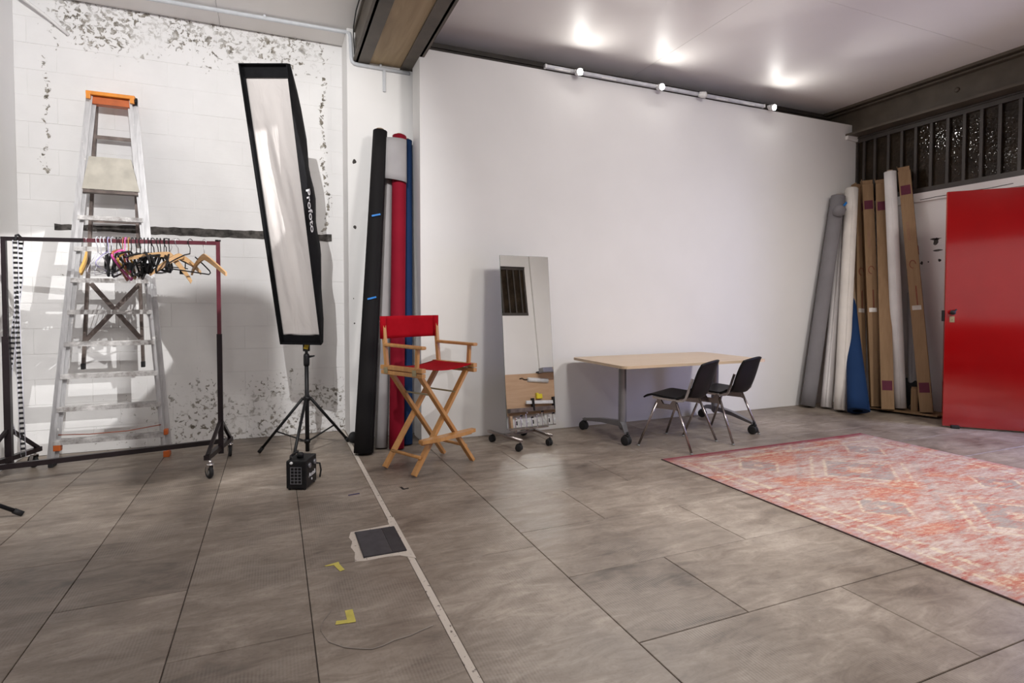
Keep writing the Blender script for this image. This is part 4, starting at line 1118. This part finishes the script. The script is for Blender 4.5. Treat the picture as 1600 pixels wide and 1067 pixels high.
def carton(a, c, wd, dp, yawdeg, label, bands=(), flaps=True, marks=False):
    """long square carton leaning from foot a to top c (axis points)"""
    a, c = V(a), V(c)
    t = thing('cardboard_carton', label, 'carton', a, 0, g, world=True)
    z = (c - a).normalized(); x = V((math.cos(R(yawdeg)), math.sin(R(yawdeg)), 0)); x = (x - z * x.dot(z)).normalized(); y = z.cross(x)
    M3 = Matrix((x, y, z)).transposed(); L = (c - a).length
    def P(u, v, h): return a + x * u + y * v + z * h
    B().box(P(0, 0, L / 2), (wd, dp, L), M3, bev=0.003).out('body', 'card', t)
    if flaps:
        B().box(P(-wd / 2 + .004, 0, L + .03), (0.004, dp * .95, .075), M3 @ Euler((0, -0.25, 0)).to_matrix()).out('flap', 'card', t)
        B().box(P(0, -dp / 2 + .006, L + .02), (wd * .9, 0.004, .055), M3 @ Euler((0.25, 0, 0)).to_matrix()).out('flap', 'card', t)
    for h in bands:
        B().box(P(0, 0, h), (wd * .78, dp + .0025, .11), M3).out('printed_band', 'burg', t, label='burgundy printed square')
        B().box(P(0, 0, h), (wd + .0025, dp * .78, .11), M3).out('printed_band', 'burg', t)
    if marks:
        q = B(); yy = -dp / 2 - .001; n = 18
        for sx_, hz in ((0, L * .60),):
            pts = [P(wd * .0 + .028 * math.cos(2 * PI * i / n), yy, hz + .045 * math.sin(2 * PI * i / n)) for i in range(n - 3)]
            q.path(pts, 0.005, 4)
        q.out('printed_mark', 'mark', t)
        B().box(P(0.01, yy, L * .47), (0.012, 0.002, 0.22), M3).out('printed_mark', 'mark', t); B().box(P(-.012, yy, L * .74), (0.03, 0.001, 0.22), M3).out('printed_mark', 'markp', t)
        q = B(); xx = wd / 2 + .001
        q.path([P(xx, .025 * math.cos(2 * PI * i / n), L * .66 + .05 * math.sin(2 * PI * i / n)) for i in range(n - 3)], 0.005, 4)
        q.out('printed_mark', 'mark', t); B().box(P(xx, 0, L * .5), (0.002, 0.012, 0.25), M3).out('printed_mark', 'mark', t)
        B().box(P(0, 0, L * .42), (wd * .7, dp + .003, .05), M3).out('tape_strip', 'cleartape', t)
    return t


carton((6.46, 4.58, 0.05), (6.82, 4.905, 2.70), 0.105, 0.10, -20, 'worn cardboard carton half hidden behind the cream roll', marks=True)
carton((6.49, 4.395, 0.045), (6.80, 4.775, 2.72), 0.115, 0.115, -47, 'long cardboard carton with its corner edge facing out, beside the navy roll', bands=(2.45,), marks=True)
carton((6.44, 4.225, 0.045), (6.815, 4.60, 2.70), 0.125, 0.10, -57, 'long cardboard carton leaning left of the tall white roll', bands=(2.42, 0.27))
roll('paper_roll', V((6.59, 4.185, 0.058)), (6.69, 4.42, 2.80), 0.063, 'p_white', 'tall white paper roll standing between two cartons', g, seam=5.4)
carton((6.635, 3.925, 0.052), (6.80, 4.325, 2.79), 0.12, 0.11, -62, 'long cardboard carton nearest the red door', bands=(2.54, 0.27), marks=True)
roll('paper_roll', V((6.76, 4.14, 0.03)), (6.83, 4.22, 1.38), 0.055, 'p_grey', 'short grey paper roll standing behind the cartons', g, seam=5.0)
pal = thing('low_base_board', 'low brown base board under the leaning cartons', 'board', (6.62, 4.18, 0), world=True)
bd = (V((6.60, 3.83, 0)) - V((6.38, 4.50, 0))).normalized()
B().prism([(6.36, 4.72), (6.60, 3.80), (6.86, 3.84), (6.86, 4.72)], lambda u, q_, t_: (u, q_, 0.022 + t_), 0.018).out('board', 'card', pal)
for p in ((6.50, 4.5), (6.66, 3.92), (6.80, 4.3)): B().box((p[0], p[1], 0.012), (0.08, 0.06, 0.022)).out('batten', 'steel2', pal)
bg = B()


def bag(u, v):
    a = 2 * PI * u; ph = PI * v
    sx_ = 1.0 + .10 * math.sin(3 * a + 4 * v)
    return (6.775 + 0.085 * math.sin(ph) ** .5 * math.cos(a) * sx_, 4.20 + 0.165 * math.sin(ph) ** .5 * math.sin(a) * sx_, 0.04 + 0.165 * (1 - math.cos(ph)) * (1 + .06 * math.sin(5 * a)))


bg.sheet(bag, 28, 16, 0.001)
tag(bg.out('black_bag', 'darkbag'), 'slumped black cloth bag behind the white roll and cartons', 'bag')
cs = thing('short_carton', 'short narrow cardboard carton standing by the black bag', 'carton', (6.66, 4.075, 0.04), R(-55))
B().box((0, 0, 0.125), (0.065, 0.06, 0.25), bev=0.002).out('body', 'card', cs)
B().box((0, -0.028, 0.262), (0.06, 0.003, 0.03), (0.3, 0, 0)).out('flap', 'card', cs)

# ================================================================== DIRECTOR'S CHAIR
dc = thing('director_chair', 'tall folding director chair of varnished wood with red canvas', 'chair', (1.096, 4.243, 0), R(-153.3))
# local: +y forward, +x to the sitter's left
W2, FD = 0.262, 0.165
def bar(a, c, wd, h, name, mat='beech', up=(0, 0, 1), bev=0.004): return B().beam(a, c, wd, h, up, bev).out(name, mat, dc)


for s, yy in ((1, FD), (1, -FD), (-1, FD), (-1, -FD)):
    dy = 0.014 * s
    bar((s * W2 * .93, yy + dy, 0.725), (-s * 0.288, yy * 1.02 + dy, 0.012), 0.026, 0.045, 'leg', up=(0, 1, 0))
    # brass pivot caps
for yy in (FD, -FD):
    B().tube((0.0, yy - .032, 0.415), (0.0, yy + .032, 0.415), 0.007, n=10).out('pivot_bolt', 'brass', dc)
for s in (-1, 1):
    bar((s * W2, -0.235, 0.735), (s * W2, 0.24, 0.735), 0.036, 0.030, 'leg_rail')
    rl_ = bar((s * W2, -0.24, 0.772), (s * W2, 0.24, 0.772), 0.040, 0.032, 'seat_rail')
    for yy in (-0.17, 0.16): B().box((s * (W2 + .021), yy, 0.752), (0.004, 0.045, 0.045), bev=0.001).out('hinge', 'brass', dc)
    bar((s * (W2 - .0), -0.185, 0.785), (s * (W2 + .004), -0.225, 1.150), 0.026, 0.032, 'back_post', up=(0, 1, 0))
    bar((s * W2, 0.165, 0.785), (s * W2, 0.175, 0.93), 0.024, 0.028, 'arm_post', up=(0, 1, 0))
    bar((s * W2, -0.20, 0.942), (s * W2, 0.245, 0.935), 0.046, 0.024, 'armrest', bev=0.008)
    B().tube((s * 0.235, -FD, 0.135), (s * 0.235, FD, 0.135), 0.012, n=10).out('stretcher', 'beech', dc)
    # strut between the X frames
    B().beam((s * 0.12, -FD, 0.575), (s * 0.12, FD, 0.575), 0.018, 0.010).out('strut', 'brass', dc)
B().prism([(-0.27, 0.0), (0.27, 0.0), (0.27, 0.045), (0.12, 0.075), (-0.12, 0.075), (-0.27, 0.045)], lambda u, q_, t_: (u, 0.20 + q_ - 0.01, 0.248 + t_), 0.026).out('footrest', 'beech', dc)
B().box((0, FD + .035, 0.242), (0.50, 0.03, 0.022), bev=0.003).out('footrest_bearer', 'beech', dc)


def seatc(u, v):
    x = -W2 + .0 + 2 * W2 * u; yy = -0.215 + 0.43 * v
    return (x, yy, 0.788 - 0.030 * math.sin(PI * u) - .004 * math.sin(PI * v))


B().sheet(seatc, 16, 8, 0.004).out('seat_canvas', 'canvas', dc)


def backc(u, v):
    x = -(W2 + .02) + 2 * (W2 + .02) * u; z = 0.985 + 0.172 * v
    return (x, -0.222 - 0.02 * v * .2 - 0.028 * math.sin(PI * u), z)


B().sheet(backc, 16, 6, 0.005).out('back_canvas', 'canvas', dc)
for s in (-1, 1): B().tube((s * (W2 + .004), -0.2235, .985), (s * (W2 + .004), -0.2235, 1.157), 0.024, n=14).out('canvas_sleeve', 'canvas', dc)

# ================================================================== MIRROR
mr = thing('rolling_mirror', 'tall frameless mirror on a wheeled metal base', 'mirror', (2.03, 4.60, 0), world=True)
ph, al, MW, MH = 0.029, 0.107, 0.488, 1.549
mrx = V((math.cos(ph), math.sin(ph), 0)); mn = V((math.sin(ph), -math.cos(ph), 0)); mu = V((0, 0, 1)) * math.cos(al) - mn * math.sin(al); mnn = mrx.cross(mu) * 1.0
if mnn.y > 0: mnn = -mnn
m0 = V((2.119, 4.559, 0.147))
M3 = Matrix((mrx, mu, mrx.cross(mu))).transposed()
B().box(m0 + mu * MH / 2 - mnn * 0.0005, (MW, MH, 0.001), M3).out('mirror_glass', 'mirror', mr)
B().box(m0 + mu * MH / 2 - mnn * 0.004, (MW + .003, MH + .003, 0.006), M3).out('backing', 'mirroredge', mr)
for e in (-.12, .12): B().beam(m0 + mrx * e + mu * .02 - mnn * .018, m0 + mrx * e + mu * (MH - .25) - mnn * .018, 0.03, 0.018, (1, 0, 0)).out('rear_rail', 'greymetal', mr)
cs_ = [V((1.807, 4.748, 0)), V((1.898, 4.348, 0)), V((2.221, 4.423, 0)), V((2.171, 4.865, 0))]
zb = 0.092
B().beam(cs_[0] + V((-.02, .04, zb)), cs_[1] + V((.01, -.03, zb)), 0.03, 0.02).out('base_tube', 'legsteel', mr)
B().beam(cs_[3] + V((-.005, .03, zb)), cs_[2] + V((.005, -.03, zb)), 0.03, 0.02).out('base_tube', 'legsteel', mr)
B().beam((1.85, 4.575, zb), (2.19, 4.66, zb), 0.03, 0.02).out('cross_tube', 'legsteel', mr)
for u in (0.35, 0.75):
    p = V((1.85, 4.575, zb)).lerp(V((2.19, 4.66, zb)), u); B().beam(p, p + V((0.02, -.03, .10)), 0.022, 0.022, (0, 1, 0)).out('upright', 'legsteel', mr)
B().beam(m0 - mrx * (MW / 2 - .03) - mnn * .012 + V((0, 0, -.008)), m0 + mrx * (MW / 2 - .08) - mnn * .012 + V((0, 0, -.008)), 0.035, 0.014).out('bottom_rail', 'legsteel', mr)
for p, yw in zip(cs_, (0.3, 0.8, 0.2, 0.6)): caster(mr, p, yw, 0.030, twin=True, stem=0.012)

# ================================================================== TABLE
tb_ = thing('folding_table', 'pale birch topped table on grey wheeled legs', 'table', (3.52, 4.45, 0), world=True)
cx, cy, tw, td, cr = 3.512, 4.435, 1.625, 0.905, 0.06
cx0 = [(cx + sx_ * (tw / 2 - cr) + cr * math.cos(a), cy + sy_ * (td / 2 - cr) + cr * math.sin(a)) for sx_, sy_, a0 in ((1, 1, 0), (-1, 1, 90), (-1, -1, 180), (1, -1, 270)) for a in [R(a0 + q_) for q_ in (0, 22, 45, 68, 90)]]
B().prism(cx0, lambda u, q_, t_: (u, q_, 0.700 + t_), 0.024).out('table_top', 'birch', tb_)
B().beam((2.92, 4.40, 0.672), (4.22, 4.56, 0.672), 0.05, 0.035).out('cross_beam', 'black', tb_)
for (colp, near, far) in ((V((2.925, 4.335, 0)), V((2.855, 4.168, 0)), V((2.825, 4.86, 0))), (V((4.285, 4.635, 0)), V((4.225, 4.057, 0)), V((4.349, 4.89, 0)))):
    q = B()
    q.lathe([(0.018, 0.10), (0.033, 0.12), (0.036, 0.16), (0.036, 0.66), (0.045, 0.69), (0.045, 0.70), (0, .70)], colp, (0, 0, 1), 20)
    q.out('column', 'greymetal', tb_)
    for e, zz_ in ((near, 0.105), (far, 0.105)):
        f = B(); a = colp + V((0, 0, 0.155)); c = e + V((0, 0, zz_)); d = (c - a); d.z = 0; d.normalize(); s_ = V((-d.y, d.x, 0))
        pr = [(a, .028, .045), (a.lerp(c, .5) + V((0, 0, .012)), .024, .034), (c, .018, .020)]
        vs = []
        for p, w2, h2 in pr: vs += [p + s_ * w2 + V((0, 0, h2 * .6)), p - s_ * w2 + V((0, 0, h2 * .6)), p - s_ * w2 * .7 - V((0, 0, h2 * .6)), p + s_ * w2 * .7 - V((0, 0, h2 * .6))]
        f.add(vs, [(4 * i + k, 4 * i + (k + 1) % 4, 4 * i + 4 + (k + 1) % 4, 4 * i + 4 + k) for i in range(2) for k in range(4)] + [(3, 2, 1, 0), (8, 9, 10, 11)])
        f.out('foot', 'greymetal', tb_)
        caster(tb_, e, 0.35, 0.042, twin=True, stem=0.03)

# ================================================================== STACKING CHAIRS


def stack_chair(loc, rz, label):
    c = thing('stacking_chair', label, 'chair', loc, rz, 'black stacking chairs at the table')
    def seat(u, v):
        a, b_ = 2 * u - 1, 2 * v - 1
        x = 0.235 * a * math.sqrt(1 - .34 * b_ * b_); yy = 0.055 + 0.225 * b_ * math.sqrt(1 - .30 * a * a)
        z = 0.448 - 0.018 * (1 - a * a) * .6 + 0.014 * b_ - 0.045 * max(0, (b_ - .45)) ** 2 / .3 + 0.035 * max(0, (-b_ - .6)) ** 2 / .16
        return (x, yy, z)
    B().sheet(seat, 22, 22, 0.013).out('seat', 'blackply', c)
    def back(u, v):
        a, b_ = 2 * u - 1, 2 * v - 1
        x = (0.222 - .010 * b_) * a * math.sqrt(1 - .20 * b_ * b_); h = 0.165 * b_ * math.sqrt(1 - .28 * a * a)
        z = 0.605 + h
        yy = -0.232 - 0.32 * (h) - 0.045 * (1 - a * a) + 0.05 * max(0, -b_ - .5) ** 2 - .03 * max(0, b_ - .5) ** 2
        return (x, yy, z)
    B().sheet(back, 22, 22, 0.013).out('backrest', 'blackply', c)
    for s in (-1, 1):
        x = s * 0.243
        pts = [(x, 0.13, 0.437), (x, 0.02, 0.430), (x, -0.11, 0.424), (x, -0.145, 0.430), (x, -0.168, 0.452), (x, -0.185, 0.50), (x, -0.212, 0.585), (x, -0.225, 0.625)]
        q = B(); vs = []
        for i, p in enumerate(pts):
            tdir = (V(pts[min(i + 1, len(pts) - 1)]) - V(pts[max(i - 1, 0)])).normalized(); nn = V((0, -tdir.z, tdir.y))
            for dx, dn in ((-.007, -.009), (.007, -.009), (.007, .009), (-.007, .009)): vs.append(V(p) + V((dx, 0, 0)) + nn * dn)
        q.add(vs, [(4 * i + k, 4 * i + (k + 1) % 4, 4 * i + 4 + (k + 1) % 4, 4 * i + 4 + k) for i in range(len(pts) - 1) for k in range(4)] + [(3, 2, 1, 0), tuple(4 * (len(pts) - 1) + k for k in range(4))])
        q.out('side_bracket', 'chrome', c)
        # cast yoke joining the two legs
        poly = [(0.085, 0.425), (0.055, 0.425), (0.030, 0.388), (-0.030, 0.388), (-0.055, 0.425), (-0.080, 0.425), (-0.115, 0.335), (-0.085, 0.345), (0.09, 0.345), (0.120, 0.335)]
        B().prism(poly, lambda u, q_, t_, x=x: (x - .010 + t_, u, q_), 0.020).out('leg_yoke', 'legsteel', c)
        for yt, yb in ((0.090, 0.240), (-0.088, -0.240)):
            lg = B().tube((x, yt, 0.40), (s * 0.290, yb, 0.008), 0.0115, 0.0100, 12).out('leg', 'legsteel', c)
            sub(B().lathe([(0, 0), (.012, 0), (.012, .008), (.008, .014), (0, .014)], (s * 0.290, yb, 0), (0, 0, 1), 12), 'glide', 'hub', lg)
    B().tube((-0.243, 0.06, 0.425), (0.243, 0.06, 0.425), 0.010, n=10).out('under_seat_bar', 'legsteel', c)
    B().tube((-0.243, -0.06, 0.418), (0.243, -0.06, 0.418), 0.010, n=10).out('under_seat_bar', 'legsteel', c)
    return c


stack_chair((3.318, 4.040, 0), math.atan2(0.465, 0.885), 'black stacking chair nearer the mirror, pulled up at the table')
stack_chair((3.910, 4.138, 0), math.atan2(0.38, 0.925), 'black stacking chair at the far end of the table')

# ================================================================== RUG
rg = thing('area_rug', 'faded red and orange patterned rug on the concrete floor', 'rug', (4.015, 1.98, 0))
B().box((0, 0, 0.0045), (2.33, 3.36, 0.007), bev=0.002).out('pile', 'rug', rg)
for c, d in (((-1.166, 0, .004), (.008, 3.37, .008)), ((1.166, 0, .004), (.008, 3.37, .008))): B().box(c, d, None, 0.002).out('binding', 'rug_edge', rg)


# ================================================================== TAPE MARKS
def mark(name, polys, mat, label):
    q = B()
    for i, p in enumerate(polys): q.prism(p, lambda u, w_, t_, i=i: (u, w_, 0.0008 + .0004 * i + t_), 0.0005)
    return tag(q.out(name, mat), label, 'tape')


mark('tape_mark', [[(0.250, 2.345), (0.280, 2.345), (0.281, 2.246), (0.250, 2.246)], [(0.204, 2.254), (0.210, 2.280), (0.278, 2.268), (0.278, 2.244)]], 'ytape', 'larger yellow tape corner mark, nearer the camera')
mark('tape_mark', [[(0.205, 2.790), (0.272, 2.808), (0.274, 2.778), (0.212, 2.782)], [(0.246, 2.784), (0.272, 2.784), (0.290, 2.712), (0.268, 2.702)]], 'ytape', 'smaller yellow tape corner mark beside the floor hatch')
mark('tape_mark', [[(0.429, 3.760), (0.503, 3.772), (0.503, 3.792), (0.429, 3.780)]], 'ptape', 'short dark purple tape strip on the floor')
mark('tape_mark', [[(0.772, 3.806), (0.788, 3.806), (0.796, 3.750), (0.780, 3.745)], [(0.784, 3.740), (0.786, 3.758), (0.826, 3.768), (0.824, 3.750)]], 'btape', 'small black tape corner in front of the director chair')

# ================================================================== WORK CORNER SEEN IN THE MIRROR
pb_ = thing('tool_board', 'plywood tool board behind the camera, seen in the mirror', 'tool board', (5.35, -1.42, 0), world=True)
B().box((5.50, -1.42, 0.665), (1.60, 0.024, 0.85), bev=0.003).out('panel', 'ply', pb_)
B().box((5.50, -1.33, 0.345), (1.60, 0.16, 0.085), bev=0.003).out('ledge', 'brownalu', pb_)
for x in (4.74, 6.26): B().box((x, -1.37, 0.12), (0.05, 0.09, 0.24)).out('leg', 'ply', pb_)
rt_ = thing('roller_tube', 'grey roller tube resting on the plywood tool board', 'roller', (5.46, -1.38, 0.93), world=True)
B().tube((5.22, -1.39, 0.965), (5.70, -1.39, 0.915), 0.048, n=18).out('tube', 'whitep', rt_)
B().path([(5.22, -1.39, .965), (5.14, -1.39, .97), (5.10, -1.39, 1.0), (5.04, -1.39, .99)], 0.010, 8).out('handle', 'black', rt_)
sr = thing('straight_rail', 'white metal rail clamped across the tool board', 'rail', (5.5, -1.33, 0.45), world=True)
B().box((5.50, -1.30, 0.475), (0.82, 0.05, 0.07), (0, 0.05, 0), bev=0.004).out('rail', 'whitep', sr)
for x in (5.24, 5.74): B().box((x, -1.29, 0.44), (0.05, 0.09, 0.26), bev=0.01).out('clamp', 'black', sr)
tag(B().box((5.44, -1.36, 0.60), (0.13, 0.08, 0.10), bev=0.012).box((5.40, -1.36, 0.66), (0.05, 0.06, 0.03), bev=0.008).out('tape_gun', 'yellow'), 'yellow tool lying on the rail of the tool board', 'tool')
sh = thing('dark_shelf', 'dark shelf end above the plywood tool board', 'shelf', (5.72, -1.25, 1.12), world=True)
B().box((5.72, -1.15, 1.125), (0.58, 0.20, 0.10), bev=0.008).out('board', 'greymetal', sh)
for x in (5.50, 5.92): B().box((x, -1.36, 1.10), (0.03, 0.24, 0.05)).out('bracket', 'black', sh)
for i in range(11):
    x = 4.80 + i * 0.125
    cl = thing('bar_clamp', ORD[i] + ' silver bar clamp from the left under the mirrored tool board', 'clamp', (x, -1.28, 0), group='bar clamps under the tool board', world=True)
    hgt = 0.20 + 0.05 * ((i * 7) % 3)
    B().box((x, -1.28, hgt / 2), (0.018, 0.012, hgt)).out('bar', 'chrome', cl)
    B().box((x, -1.245, hgt - .02), (0.022, 0.08, 0.03), bev=0.004).out('jaw', 'black' if i % 2 else 'chrome', cl)
    B().tube((x, -1.215, 0.05), (x, -1.215, 0.13), 0.013, n=10).out('handle', 'whitep' if i % 3 else 'black', cl)

wk = thing('workbench', 'dark workbench along the wall behind the camera', 'workbench', (3.1, -1.15, 0), world=True)
B().box((3.10, -1.16, 0.93), (2.70, 0.62, 0.05), bev=0.004).out('bench_top', 'brownalu', wk)
for x in (1.82, 3.1, 4.38): B().box((x, -1.16, 0.455), (0.06, 0.56, 0.905)).out('leg_panel', 'steel2', wk)
B().box((3.10, -1.42, 0.50), (2.60, 0.03, 0.80)).out('back_panel', 'steel2', wk)
B().box((3.10, -1.16, 0.30), (2.60, 0.54, 0.03)).out('shelf', 'brownalu', wk)

for o in WORLD_ROOTS:
    if '_w' in o: del o['_w']
bpy.context.view_layer.update()
